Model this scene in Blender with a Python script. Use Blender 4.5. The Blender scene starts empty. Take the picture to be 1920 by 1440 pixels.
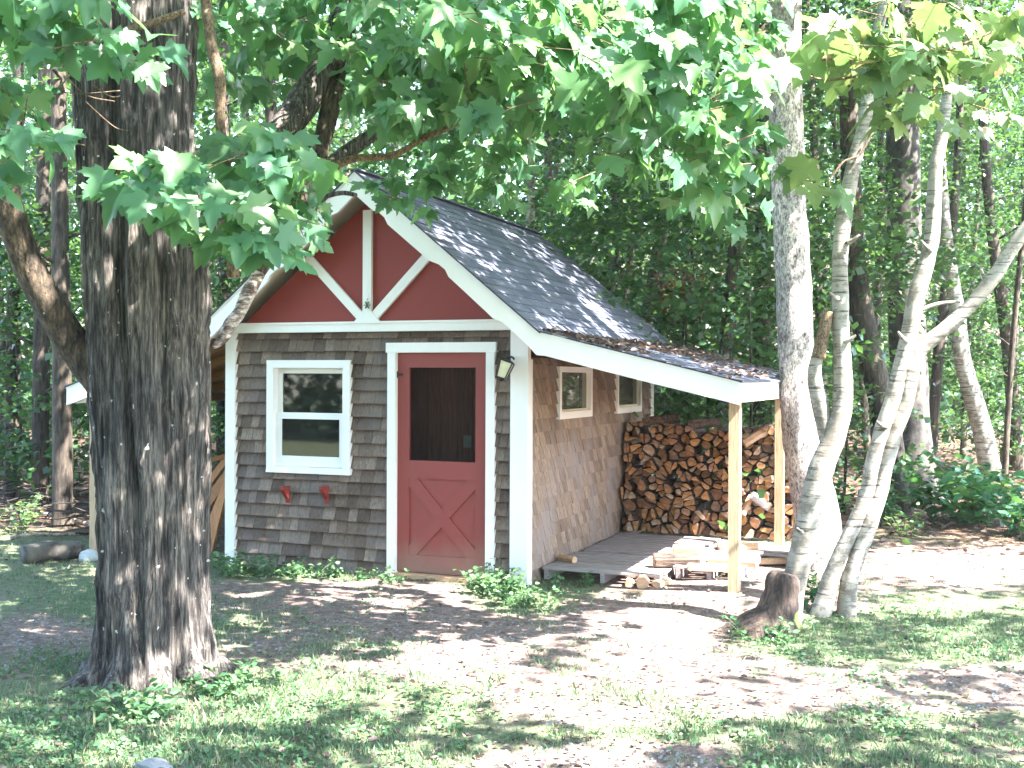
import bpy, math, random
import numpy as np
from mathutils import Vector

random.seed(7)
RNG = np.random.default_rng(11)
C = bpy.context.scene.collection
R = math.radians

# ------------------------------------------------------------------ camera, sky, sun, exposure
F = 2095.66
CAM = np.array([3.5822, -9.3009, 1.8396])
YAW, PITCH, ROLL = 0.3802, -0.0060, 0.0047
_f = np.array([-math.sin(YAW) * math.cos(PITCH), math.cos(YAW) * math.cos(PITCH), math.sin(PITCH)])
_r0 = np.array([math.cos(YAW), math.sin(YAW), 0.0])
_u0 = np.cross(_r0, _f)
_r = _r0 * math.cos(ROLL) + _u0 * math.sin(ROLL)
_u = -_r0 * math.sin(ROLL) + _u0 * math.cos(ROLL)
cam_d = bpy.data.cameras.new('camera')
cam_d.sensor_width = 36.0
cam_d.lens = F / 1920 * 36.0
cam_d.clip_end = 600
cam = bpy.data.objects.new('camera', cam_d)
C.objects.link(cam)
from mathutils import Matrix
M3 = Matrix(((_r[0], _u[0], -_f[0]), (_r[1], _u[1], -_f[1]), (_r[2], _u[2], -_f[2])))
cam.matrix_world = Matrix.Translation(Vector(CAM)) @ M3.to_4x4()
bpy.context.scene.camera = cam

SUN_AZ, SUN_EL = R(-9.0), R(53.0)          # direction to the sun, azimuth measured from +X
SUN = np.array([math.cos(SUN_AZ) * math.cos(SUN_EL), math.sin(SUN_AZ) * math.cos(SUN_EL), math.sin(SUN_EL)])
w = bpy.data.worlds.new('World')
bpy.context.scene.world = w
w.use_nodes = True
nt = w.node_tree
nt.nodes.clear()
sky = nt.nodes.new('ShaderNodeTexSky')
sky.sky_type = 'NISHITA'
sky.sun_disc = False
sky.sun_elevation = SUN_EL
sky.sun_rotation = math.atan2(SUN[0], SUN[1])
bg = nt.nodes.new('ShaderNodeBackground')
bg.inputs[1].default_value = 0.15
wo = nt.nodes.new('ShaderNodeOutputWorld')
nt.links.new(sky.outputs[0], bg.inputs[0])
nt.links.new(bg.outputs[0], wo.inputs[0])
sl = bpy.data.lights.new('sun', 'SUN')
sl.energy = 5.0
sl.angle = R(0.5)
sl.color = (1.0, 0.95, 0.88)
so = bpy.data.objects.new('sun', sl)
C.objects.link(so)
so.rotation_euler = Vector(-SUN).to_track_quat('-Z', 'Y').to_euler()
so.location = (20, -5, 25)
vs = bpy.context.scene.view_settings
vs.view_transform = 'Standard'
vs.look = 'None'
vs.gamma = 1.0
vs.exposure = 3.5
bpy.context.scene.cycles.max_bounces = 8
bpy.context.scene.cycles.diffuse_bounces = 4
bpy.context.scene.cycles.transparent_max_bounces = 8

# ------------------------------------------------------------------ pixel helpers (real depth, real size)
def at(px, py, d):
    return CAM + (_f + _r * (px - 960) / F + _u * (720 - py) / F) * d
def proj(P):
    P = np.atleast_2d(P) - CAM
    d = P @ _f
    dd = np.where(np.abs(d) < 1e-3, 1e-3, d)
    return 960 + F * (P @ _r) / dd, 720 - F * (P @ _u) / dd, d
def onplane(px, py, ax, v):
    dr = _f + _r * (px - 960) / F + _u * (720 - py) / F
    t = (v - CAM[ax]) / dr[ax]
    return CAM + dr * t
def gdepth(px, py, z=0.0):
    P = onplane(px, py, 2, z)
    return float((P - CAM) @ _f)

def vnoise(x, y, seed=0):
    x = np.asarray(x, float); y = np.asarray(y, float)
    xi = np.floor(x).astype(np.int64); yi = np.floor(y).astype(np.int64)
    xf = x - xi; yf = y - yi
    def h(a, b):
        n = (a * 374761393 + b * 668265263 + seed * 974711) & 0x7fffffff
        n = ((n ^ (n >> 13)) * 1274126177) & 0x7fffffff
        return ((n ^ (n >> 16)) & 0xffff) / 65535.0
    u = xf * xf * (3 - 2 * xf); v = yf * yf * (3 - 2 * yf)
    return (h(xi, yi) * (1 - u) + h(xi + 1, yi) * u) * (1 - v) + (h(xi, yi + 1) * (1 - u) + h(xi + 1, yi + 1) * u) * v

# ------------------------------------------------------------------ materials
def mat_new(name):
    m = bpy.data.materials.new(name)
    m.use_nodes = True
    n = m.node_tree.nodes
    n.clear()
    out = n.new('ShaderNodeOutputMaterial')
    p = n.new('ShaderNodeBsdfPrincipled')
    m.node_tree.links.new(p.outputs[0], out.inputs[0])
    return m, n, m.node_tree.links, p, out
def ramp(n, stops):
    r = n.new('ShaderNodeValToRGB')
    e = r.color_ramp.elements
    while len(e) < len(stops):
        e.new(0.5)
    for k, (pos, col) in enumerate(stops):
        e[k].position = pos
        e[k].color = (col[0], col[1], col[2], 1)
    return r
def noise(n, l, scale=(1, 1, 1), s=5.0, detail=4.0, rough=0.6, coord='Object'):
    tc = n.new('ShaderNodeTexCoord')
    mp = n.new('ShaderNodeMapping')
    mp.inputs['Scale'].default_value = scale
    l.new(tc.outputs[coord], mp.inputs['Vector'])
    t = n.new('ShaderNodeTexNoise')
    t.inputs['Scale'].default_value = s
    t.inputs['Detail'].default_value = detail
    t.inputs['Roughness'].default_value = rough
    l.new(mp.outputs[0], t.inputs['Vector'])
    return t
def island(n):
    return n.new('ShaderNodeNewGeometry').outputs['Random Per Island']
def mixc(n, l, a, b, fac, mode='MIX'):
    m = n.new('ShaderNodeMix')
    m.data_type = 'RGBA'
    m.blend_type = mode
    for src, k in ((fac, 0), (a, 6), (b, 7)):
        if hasattr(src, 'is_linked') or hasattr(src, 'links'):
            l.new(src, m.inputs[k])
        elif k == 0:
            m.inputs[0].default_value = src
        else:
            m.inputs[k].default_value = (src[0], src[1], src[2], 1)
    return m.outputs[2]
def bump(n, l, p, h, strength=0.4, dist=0.02):
    b = n.new('ShaderNodeBump')
    b.inputs['Strength'].default_value = strength
    b.inputs['Distance'].default_value = dist
    l.new(h, b.inputs['Height'])
    l.new(b.outputs[0], p.inputs['Normal'])

def m_leaf(name, stops, trans_col, tfac=0.4, rough=0.4, spec=0.5):
    m, n, l, p, out = mat_new(name)
    r = ramp(n, stops)
    l.new(island(n), r.inputs[0])
    p.inputs['Roughness'].default_value = rough
    p.inputs['Specular IOR Level'].default_value = spec
    l.new(r.outputs[0], p.inputs['Base Color'])
    t = n.new('ShaderNodeBsdfTranslucent')
    l.new(mixc(n, l, r.outputs[0], trans_col, 0.7), t.inputs[0])
    mx = n.new('ShaderNodeMixShader')
    mx.inputs[0].default_value = tfac
    l.new(p.outputs[0], mx.inputs[1]); l.new(t.outputs[0], mx.inputs[2])
    l.new(mx.outputs[0], out.inputs[0])
    return m
def m_bark(name, stops, stretch=(9, 9, 1.2), s=3.0, bs=0.6, spots=None, fine=30):
    m, n, l, p, out = mat_new(name)
    a = noise(n, l, stretch, s, 8, 0.7)
    r = ramp(n, stops)
    l.new(a.outputs[0], r.inputs[0])
    col = r.outputs[0]
    b = noise(n, l, (1, 1, 1), 1.3, 3, 0.5)
    r2 = ramp(n, [(0.35, (0.6, 0.6, 0.62)), (0.65, (1.25, 1.2, 1.1))])
    l.new(b.outputs[0], r2.inputs[0])
    col = mixc(n, l, col, r2.outputs[0], 1.0, 'MULTIPLY')
    c2 = noise(n, l, (stretch[0] * 2.6, stretch[1] * 2.6, stretch[2] * 2.2), s, 5, 0.65)
    r5 = ramp(n, [(0.40, (0.42, 0.40, 0.42)), (0.50, (1.0, 1.0, 1.0)), (0.66, (1.35, 1.32, 1.28))])
    l.new(c2.outputs[0], r5.inputs[0])
    col = mixc(n, l, col, r5.outputs[0], 1.0, 'MULTIPLY')
    if spots:
        v = noise(n, l, (1, 1, 1), spots[0], 2, 0.5)
        r3 = ramp(n, [(spots[1], (0, 0, 0)), (spots[1] + 0.02, (1, 1, 1))])
        l.new(v.outputs[0], r3.inputs[0])
        col = mixc(n, l, col, spots[2], r3.outputs[0])
    l.new(col, p.inputs['Base Color'])
    p.inputs['Roughness'].default_value = 0.9
    f = noise(n, l, (stretch[0], stretch[1], stretch[2] * 1.5), s * 3, 6, 0.7)
    bump(n, l, p, f.outputs[0], bs, 0.02)
    return m
def m_birch(name, base=(0.33, 0.31, 0.285), dark=(0.06, 0.05, 0.045)):
    m, n, l, p, out = mat_new(name)
    a = noise(n, l, (2.2, 2.2, 30), 1.3, 6, 0.75)
    r = ramp(n, [(0.545, (0, 0, 0)), (0.585, (1, 1, 1))])
    l.new(a.outputs[0], r.inputs[0])
    b = noise(n, l, (3, 3, 4), 1.9, 7, 0.8)
    r2 = ramp(n, [(0.50, (0, 0, 0)), (0.56, (0.85, 0.85, 0.85))])
    l.new(b.outputs[0], r2.inputs[0])
    c = noise(n, l, (1, 1, 1), 2.5, 3, 0.6)
    r3 = ramp(n, [(0.35, base), (0.7, (base[0] * 0.72, base[1] * 0.68, base[2] * 0.62))])
    l.new(c.outputs[0], r3.inputs[0])
    col = mixc(n, l, r3.outputs[0], dark, r.outputs[0])
    col = mixc(n, l, col, (0.13, 0.11, 0.09), r2.outputs[0])
    l.new(col, p.inputs['Base Color'])
    p.inputs['Roughness'].default_value = 0.7
    bump(n, l, p, a.outputs[0], 0.3, 0.01)
    return m
def m_paint(name, col, rough=0.5, dirt=0.12, dcol=(0.25, 0.22, 0.18), scale=3.0, base_dirt=None):
    m, n, l, p, out = mat_new(name)
    a = noise(n, l, (1, 1, 0.6), scale, 6, 0.7)
    r = ramp(n, [(0.42, (0, 0, 0)), (0.8, (1, 1, 1))])
    l.new(a.outputs[0], r.inputs[0])
    mu = n.new('ShaderNodeMath'); mu.operation = 'MULTIPLY'; mu.inputs[1].default_value = dirt * 2
    l.new(r.outputs[0], mu.inputs[0])
    c = mixc(n, l, col, dcol, mu.outputs[0])
    if base_dirt:                                   # splashed mud along the foot
        tc = n.new('ShaderNodeTexCoord'); sp = n.new('ShaderNodeSeparateXYZ')
        l.new(tc.outputs['Object'], sp.inputs[0])
        ad = n.new('ShaderNodeMath'); ad.operation = 'MULTIPLY_ADD'
        ad.inputs[1].default_value = 0.5; l.new(a.outputs[0], ad.inputs[0]); l.new(sp.outputs[2], ad.inputs[2])
        r4 = ramp(n, [(base_dirt[0], (1, 1, 1)), (base_dirt[1], (0, 0, 0))])
        l.new(ad.outputs[0], r4.inputs[0])
        c = mixc(n, l, c, base_dirt[2], r4.outputs[0])
    l.new(c, p.inputs['Base Color'])
    p.inputs['Roughness'].default_value = rough
    g = noise(n, l, (12, 12, 1.5), 6, 4, 0.6)
    bump(n, l, p, g.outputs[0], 0.12, 0.004)
    return m
def m_wood(name, stops, grain=(14, 14, 1.2), rough=0.85, isl=0.35, s=4):
    m, n, l, p, out = mat_new(name)
    a = noise(n, l, grain, s, 6, 0.65)
    r = ramp(n, stops)
    l.new(a.outputs[0], r.inputs[0])
    q = ramp(n, [(0, (1 - isl,) * 3), (1, (1 + isl,) * 3)])
    l.new(island(n), q.inputs[0])
    c = mixc(n, l, r.outputs[0], q.outputs[0], 1.0, 'MULTIPLY')
    l.new(c, p.inputs['Base Color'])
    p.inputs['Roughness'].default_value = rough
    bump(n, l, p, a.outputs[0], 0.35, 0.006)
    return m
def m_shingle(name, a_, b_, c_, mauve):
    m, n, l, p, out = mat_new(name)
    r = ramp(n, [(0.0, a_), (0.5, b_), (1.0, c_)])
    l.new(island(n), r.inputs[0])
    g = noise(n, l, (30, 30, 2.0), 2.2, 5, 0.7)
    rg = ramp(n, [(0.3, (0.5, 0.5, 0.52)), (0.7, (1.4, 1.35, 1.3))])
    l.new(g.outputs[0], rg.inputs[0])
    c = mixc(n, l, r.outputs[0], rg.outputs[0], 1.0, 'MULTIPLY')
    b = noise(n, l, (1.4, 1.4, 0.8), 1.8, 4, 0.6)   # weathered patches
    rb = ramp(n, [(0.45, (0, 0, 0)), (0.65, (0.75, 0.75, 0.75))])
    l.new(b.outputs[0], rb.inputs[0])
    c = mixc(n, l, c, mauve, rb.outputs[0])
    l.new(c, p.inputs['Base Color'])
    p.inputs['Roughness'].default_value = 0.9
    bump(n, l, p, g.outputs[0], 0.5, 0.006)
    return m
def m_flat(name, col, rough=0.6, metal=0.0, spec=0.5):
    m, n, l, p, out = mat_new(name)
    a = noise(n, l, (1, 1, 1), 9, 3)
    r = ramp(n, [(0.3, tuple(x * 0.85 for x in col)), (0.7, tuple(min(1, x * 1.12) for x in col))])
    l.new(a.outputs[0], r.inputs[0])
    l.new(r.outputs[0], p.inputs['Base Color'])
    p.inputs['Roughness'].default_value = rough
    p.inputs['Metallic'].default_value = metal
    p.inputs['Specular IOR Level'].default_value = spec
    return m
def m_glass(name, tint=(0.02, 0.022, 0.02), ior=1.75, trans=0.25):
    m, n, l, p, out = mat_new(name)
    p.inputs['Base Color'].default_value = (*tint, 1)
    p.inputs['Roughness'].default_value = 0.03
    p.inputs['IOR'].default_value = ior
    t = n.new('ShaderNodeBsdfTransparent')
    mx = n.new('ShaderNodeMixShader')
    mx.inputs[0].default_value = trans
    l.new(p.outputs[0], mx.inputs[1]); l.new(t.outputs[0], mx.inputs[2])
    l.new(mx.outputs[0], out.inputs[0])
    a = noise(n, l, (1, 1, 1), 1.5, 1)
    bump(n, l, p, a.outputs[0], 0.04, 0.01)
    return m

MT = {}
MT['white'] = m_paint('white_paint', (0.80, 0.78, 0.79), 0.5, 0.07, (0.42, 0.42, 0.36))
MT['soffit'] = m_paint('cream_soffit', (0.82, 0.76, 0.64), 0.6, 0.12, (0.40, 0.35, 0.25))
MT['red'] = m_paint('barn_red_paint', (0.225, 0.026, 0.020), 0.65, 0.06, (0.16, 0.03, 0.03), 2.0)
MT['door'] = m_paint('door_red_paint', (0.235, 0.042, 0.036), 0.55, 0.08, (0.22, 0.07, 0.06), 3.0, (0.33, 0.62, (0.24, 0.12, 0.09)))
MT['shf'] = m_shingle('weathered_shingle', (0.075, 0.050, 0.038), (0.155, 0.112, 0.088), (0.235, 0.18, 0.148), (0.135, 0.108, 0.102))
MT['shs'] = m_shingle('brown_shingle', (0.16, 0.105, 0.075), (0.24, 0.165, 0.12), (0.31, 0.225, 0.165), (0.235, 0.19, 0.175))
MT['dark'] = m_flat('dark_sheathing', (0.035, 0.025, 0.02), 0.9)
MT['post'] = m_wood('new_post_wood', [(0.36, (0.26, 0.17, 0.10)), (0.46, (0.42, 0.30, 0.19)), (0.7, (0.50, 0.38, 0.25))], grain=(22, 22, 1.0), isl=0.1)
MT['rafter'] = m_wood('rafter_wood', [(0.3, (0.22, 0.10, 0.04)), (0.7, (0.33, 0.17, 0.07))], (1.5, 9, 9))
MT['lumber'] = m_wood('leaning_lumber', [(0.3, (0.30, 0.13, 0.05)), (0.7, (0.46, 0.22, 0.09))], isl=0.5)
MT['grey'] = m_wood('weathered_pallet', [(0.3, (0.22, 0.185, 0.18)), (0.7, (0.38, 0.335, 0.33))], (1.2, 14, 14), isl=0.25)
MT['inner'] = m_wood('inner_planks', [(0.3, (0.26, 0.10, 0.07)), (0.7, (0.42, 0.20, 0.13))], (10, 10, 1), isl=0.4)
MT['black'] = m_flat('black_iron', (0.012, 0.012, 0.016), 0.45)
MT['lamp'] = m_flat('frosted_lamp_glass', (0.62, 0.58, 0.42), 0.25)
MT['glass'] = m_glass('window_glass', (0.008, 0.009, 0.008), 1.78, 0.12)
MT['sglass'] = m_glass('side_window_glass', (0.10, 0.11, 0.085), 1.7, 0.1)
m, n, l, p, out = mat_new('insect_screen')
p.inputs['Base Color'].default_value = (0.010, 0.009, 0.009, 1); p.inputs['Roughness'].default_value = 0.8; p.inputs['Specular IOR Level'].default_value = 0.1
t_ = n.new('ShaderNodeBsdfTransparent'); mx_ = n.new('ShaderNodeMixShader'); mx_.inputs[0].default_value = 0.8
l.new(p.outputs[0], mx_.inputs[1]); l.new(t_.outputs[0], mx_.inputs[2]); l.new(mx_.outputs[0], out.inputs[0])
MT['screen'] = m
m, n, l, p, out = mat_new('asphalt_shingle')
r = ramp(n, [(0.0, (0.058, 0.063, 0.098)), (0.5, (0.080, 0.086, 0.128)), (1.0, (0.11, 0.117, 0.16))])
l.new(island(n), r.inputs[0])
g = noise(n, l, (1, 1, 1), 240, 2, 0.5)
rg = ramp(n, [(0.35, (0.6, 0.6, 0.6)), (0.65, (1.45, 1.45, 1.45))]); l.new(g.outputs[0], rg.inputs[0])
c = mixc(n, l, r.outputs[0], rg.outputs[0], 1.0, 'MULTIPLY')
b = noise(n, l, (1, 1, 1), 1.1, 5, 0.7)
rb = ramp(n, [(0.5, (0, 0, 0)), (0.75, (0.5, 0.5, 0.5))]); l.new(b.outputs[0], rb.inputs[0])
c = mixc(n, l, c, (0.12, 0.115, 0.12), rb.outputs[0])
l.new(c, p.inputs['Base Color']); p.inputs['Roughness'].default_value = 0.85
bump(n, l, p, g.outputs[0], 0.4, 0.004)
MT['roof'] = m
MT['maple_bark'] = m_bark('maple_bark', [(0.38, (0.012, 0.010, 0.011)), (0.47, (0.060, 0.053, 0.052)), (0.56, (0.15, 0.135, 0.128)), (0.72, (0.29, 0.26, 0.235))], (13, 13, 1.1), 2.8, 1.0, (19, 0.715, (0.5, 0.5, 0.47)))
MT['limb_bark'] = m_bark('limb_bark', [(0.38, (0.022, 0.017, 0.014)), (0.52, (0.070, 0.052, 0.038)), (0.72, (0.17, 0.125, 0.085))], (9, 9, 3.0), 2.4, 0.8, (14, 0.74, (0.6, 0.58, 0.5)))
MT['light_bark'] = m_bark('light_branch_bark', [(0.36, (0.10, 0.065, 0.045)), (0.6, (0.28, 0.20, 0.13))], (8, 8, 5), 5, 0.8, (18, 0.68, (0.5, 0.4, 0.25)))
MT['dead_bark'] = m_bark('flaking_dead_bark', [(0.40, (0.09, 0.065, 0.06)), (0.48, (0.30, 0.24, 0.23)), (0.56, (0.62, 0.57, 0.54))], (3, 3, 9), 2.2, 0.6)
MT['oak_bark'] = m_bark('rough_bark', [(0.36, (0.10, 0.07, 0.075)), (0.43, (0.38, 0.33, 0.33)), (0.56, (0.66, 0.61, 0.59))], (5, 5, 3.0), 4.5, 0.9)
MT['beech_bark'] = m_bark('smooth_grey_bark', [(0.3, (0.06, 0.056, 0.055)), (0.7, (0.115, 0.108, 0.10))], (2, 2, 1.5), 1.5, 0.25)
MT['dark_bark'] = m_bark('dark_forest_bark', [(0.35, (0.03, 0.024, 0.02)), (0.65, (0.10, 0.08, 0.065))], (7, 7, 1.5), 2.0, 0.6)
MT['pale_bark'] = m_bark('pale_forest_bark', [(0.35, (0.16, 0.13, 0.11)), (0.65, (0.42, 0.37, 0.31))], (4, 4, 4), 2.0, 0.5)
MT['stump'] = m_bark('rotten_stump', [(0.36, (0.022, 0.014, 0.013)), (0.52, (0.065, 0.045, 0.040)), (0.7, (0.14, 0.105, 0.09))], (6, 6, 1.5), 2.5, 0.8, (3.0, 0.62, (0.10, 0.13, 0.035)))
MT['birch'] = m_birch('birch_bark')
MT['birch_far'] = m_birch('far_birch_bark', (0.42, 0.40, 0.37))
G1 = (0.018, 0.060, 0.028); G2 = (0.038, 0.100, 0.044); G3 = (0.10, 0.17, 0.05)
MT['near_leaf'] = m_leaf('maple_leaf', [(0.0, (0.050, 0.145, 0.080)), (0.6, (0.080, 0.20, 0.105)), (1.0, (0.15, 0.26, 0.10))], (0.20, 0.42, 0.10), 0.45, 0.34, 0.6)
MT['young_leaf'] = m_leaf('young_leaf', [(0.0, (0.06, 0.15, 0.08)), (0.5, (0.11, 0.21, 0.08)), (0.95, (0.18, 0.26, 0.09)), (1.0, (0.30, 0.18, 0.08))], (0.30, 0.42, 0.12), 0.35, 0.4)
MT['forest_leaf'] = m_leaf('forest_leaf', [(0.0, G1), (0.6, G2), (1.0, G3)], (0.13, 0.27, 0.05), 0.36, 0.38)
MT['shrub_leaf'] = m_leaf('shrub_leaf', [(0.0, (0.03, 0.12, 0.06)), (0.7, (0.05, 0.17, 0.09)), (1.0, (0.12, 0.22, 0.04))], (0.16, 0.36, 0.06), 0.35, 0.4)
MT['grass'] = m_leaf('grass_blade', [(0.0, (0.045, 0.105, 0.055)), (0.5, (0.08, 0.155, 0.075)), (0.8, (0.15, 0.19, 0.10)), (1.0, (0.30, 0.27, 0.17))], (0.15, 0.24, 0.09), 0.3, 0.55)
MT['weed'] = m_leaf('weed_leaf', [(0.0, (0.045, 0.12, 0.055)), (0.7, (0.08, 0.17, 0.075)), (1.0, (0.15, 0.23, 0.10))], (0.15, 0.27, 0.08), 0.3, 0.5)
MT['deadleaf'] = m_leaf('dead_leaf', [(0.0, (0.045, 0.028, 0.032)), (0.55, (0.10, 0.065, 0.065)), (0.90, (0.19, 0.135, 0.125)), (1.0, (0.38, 0.31, 0.24))], (0.3, 0.18, 0.08), 0.15, 0.7)
MT['redleaf'] = m_leaf('rust_leaf', [(0.0, (0.20, 0.05, 0.04)), (1.0, (0.36, 0.12, 0.08))], (0.4, 0.12, 0.06), 0.3, 0.6)
MT['stone'] = m_flat('pale_stone', (0.38, 0.42, 0.44), 0.8)
MT['gstone'] = m_flat('grey_stone', (0.20, 0.20, 0.22), 0.85)
MT['plastic'] = m_flat('ivory_plastic', (0.35, 0.30, 0.24), 0.4)
# firewood
m, n, l, p, out = mat_new('firewood_end')
oi = n.new('ShaderNodeObjectInfo')
r = ramp(n, [(0.0, (0.26, 0.13, 0.075)), (0.3, (0.44, 0.21, 0.09)), (0.55, (0.60, 0.31, 0.12)), (0.75, (0.42, 0.25, 0.17)), (1.0, (0.66, 0.48, 0.33))])
l.new(oi.outputs['Random'], r.inputs[0])
tc = n.new('ShaderNodeTexCoord'); wv = n.new('ShaderNodeTexWave')
wv.wave_type = 'RINGS'; wv.rings_direction = 'Y'; wv.inputs['Scale'].default_value = 22; wv.inputs['Distortion'].default_value = 3.0; wv.inputs['Detail'].default_value = 3
l.new(tc.outputs['Object'], wv.inputs['Vector'])
rw = ramp(n, [(0.0, (0.72, 0.7, 0.68)), (1.0, (1.15, 1.15, 1.15))]); l.new(wv.outputs[0], rw.inputs[0])
c = mixc(n, l, r.outputs[0], rw.outputs[0], 1.0, 'MULTIPLY')
b = noise(n, l, (1, 1, 1), 14, 5, 0.7)
rb = ramp(n, [(0.36, (0.45, 0.42, 0.42)), (0.6, (1.1, 1.1, 1.1))]); l.new(b.outputs[0], rb.inputs[0])
c = mixc(n, l, c, rb.outputs[0], 1.0, 'MULTIPLY')
l.new(c, p.inputs['Base Color']); p.inputs['Roughness'].default_value = 0.85
bump(n, l, p, b.outputs[0], 0.5, 0.01)
MT['log_end'] = m
MT['log_side'] = m_bark('firewood_bark', [(0.35, (0.05, 0.035, 0.028)), (0.5, (0.13, 0.09, 0.07)), (0.7, (0.25, 0.17, 0.12))], (8, 1.5, 8), 2.5, 0.7)
MT['split'] = m_wood('split_wood', [(0.3, (0.42, 0.24, 0.14)), (0.7, (0.58, 0.38, 0.24))], (3, 9, 9), isl=0.25)
MT['split_grey'] = m_wood('grey_split_wood', [(0.3, (0.30, 0.29, 0.31)), (0.7, (0.50, 0.48, 0.50))], (9, 9, 3), isl=0.25)
# ground
m, n, l, p, out = mat_new('yard_ground')
at_ = n.new('ShaderNodeAttribute'); at_.attribute_name = 'grassy'
n1 = noise(n, l, (1, 1, 1), 1.6, 6, 0.7)
n2 = noise(n, l, (1, 1, 1), 14, 6, 0.75)
n3 = noise(n, l, (1, 1, 1), 60, 4, 0.7)
dirt = ramp(n, [(0.3, (0.060, 0.042, 0.038)), (0.5, (0.150, 0.108, 0.096)), (0.7, (0.27, 0.205, 0.18))]); l.new(n2.outputs[0], dirt.inputs[0])
grs = ramp(n, [(0.3, (0.060, 0.075, 0.042)), (0.5, (0.095, 0.115, 0.065)), (0.7, (0.16, 0.16, 0.10))]); l.new(n2.outputs[0], grs.inputs[0])
lit = ramp(n, [(0.3, (0.040, 0.026, 0.02)), (0.5, (0.10, 0.062, 0.045)), (0.7, (0.20, 0.125, 0.09))]); l.new(n2.outputs[0], lit.inputs[0])
ad = n.new('ShaderNodeMath'); ad.operation = 'ADD'; l.new(at_.outputs['Fac'], ad.inputs[0])
s1 = n.new('ShaderNodeMath'); s1.operation = 'MULTIPLY_ADD'; s1.inputs[1].default_value = 0.9; s1.inputs[2].default_value = -0.45
l.new(n1.outputs[0], s1.inputs[0]); l.new(s1.outputs[0], ad.inputs[1])
rr = ramp(n, [(0.38, (0, 0, 0)), (0.62, (1, 1, 1))]); l.new(ad.outputs[0], rr.inputs[0])
c = mixc(n, l, dirt.outputs[0], grs.outputs[0], rr.outputs[0])
a2 = n.new('ShaderNodeAttribute'); a2.attribute_name = 'forest'
c = mixc(n, l, c, lit.outputs[0], a2.outputs['Fac'])
r6 = ramp(n, [(0.3, (0.65, 0.65, 0.65)), (0.7, (1.35, 1.35, 1.35))]); l.new(n3.outputs[0], r6.inputs[0])
c = mixc(n, l, c, r6.outputs[0], 1.0, 'MULTIPLY')
l.new(c, p.inputs['Base Color']); p.inputs['Roughness'].default_value = 0.95
p.inputs['Specular IOR Level'].default_value = 0.2
bump(n, l, p, n2.outputs[0], 0.6, 0.04)
MT['ground'] = m

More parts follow.
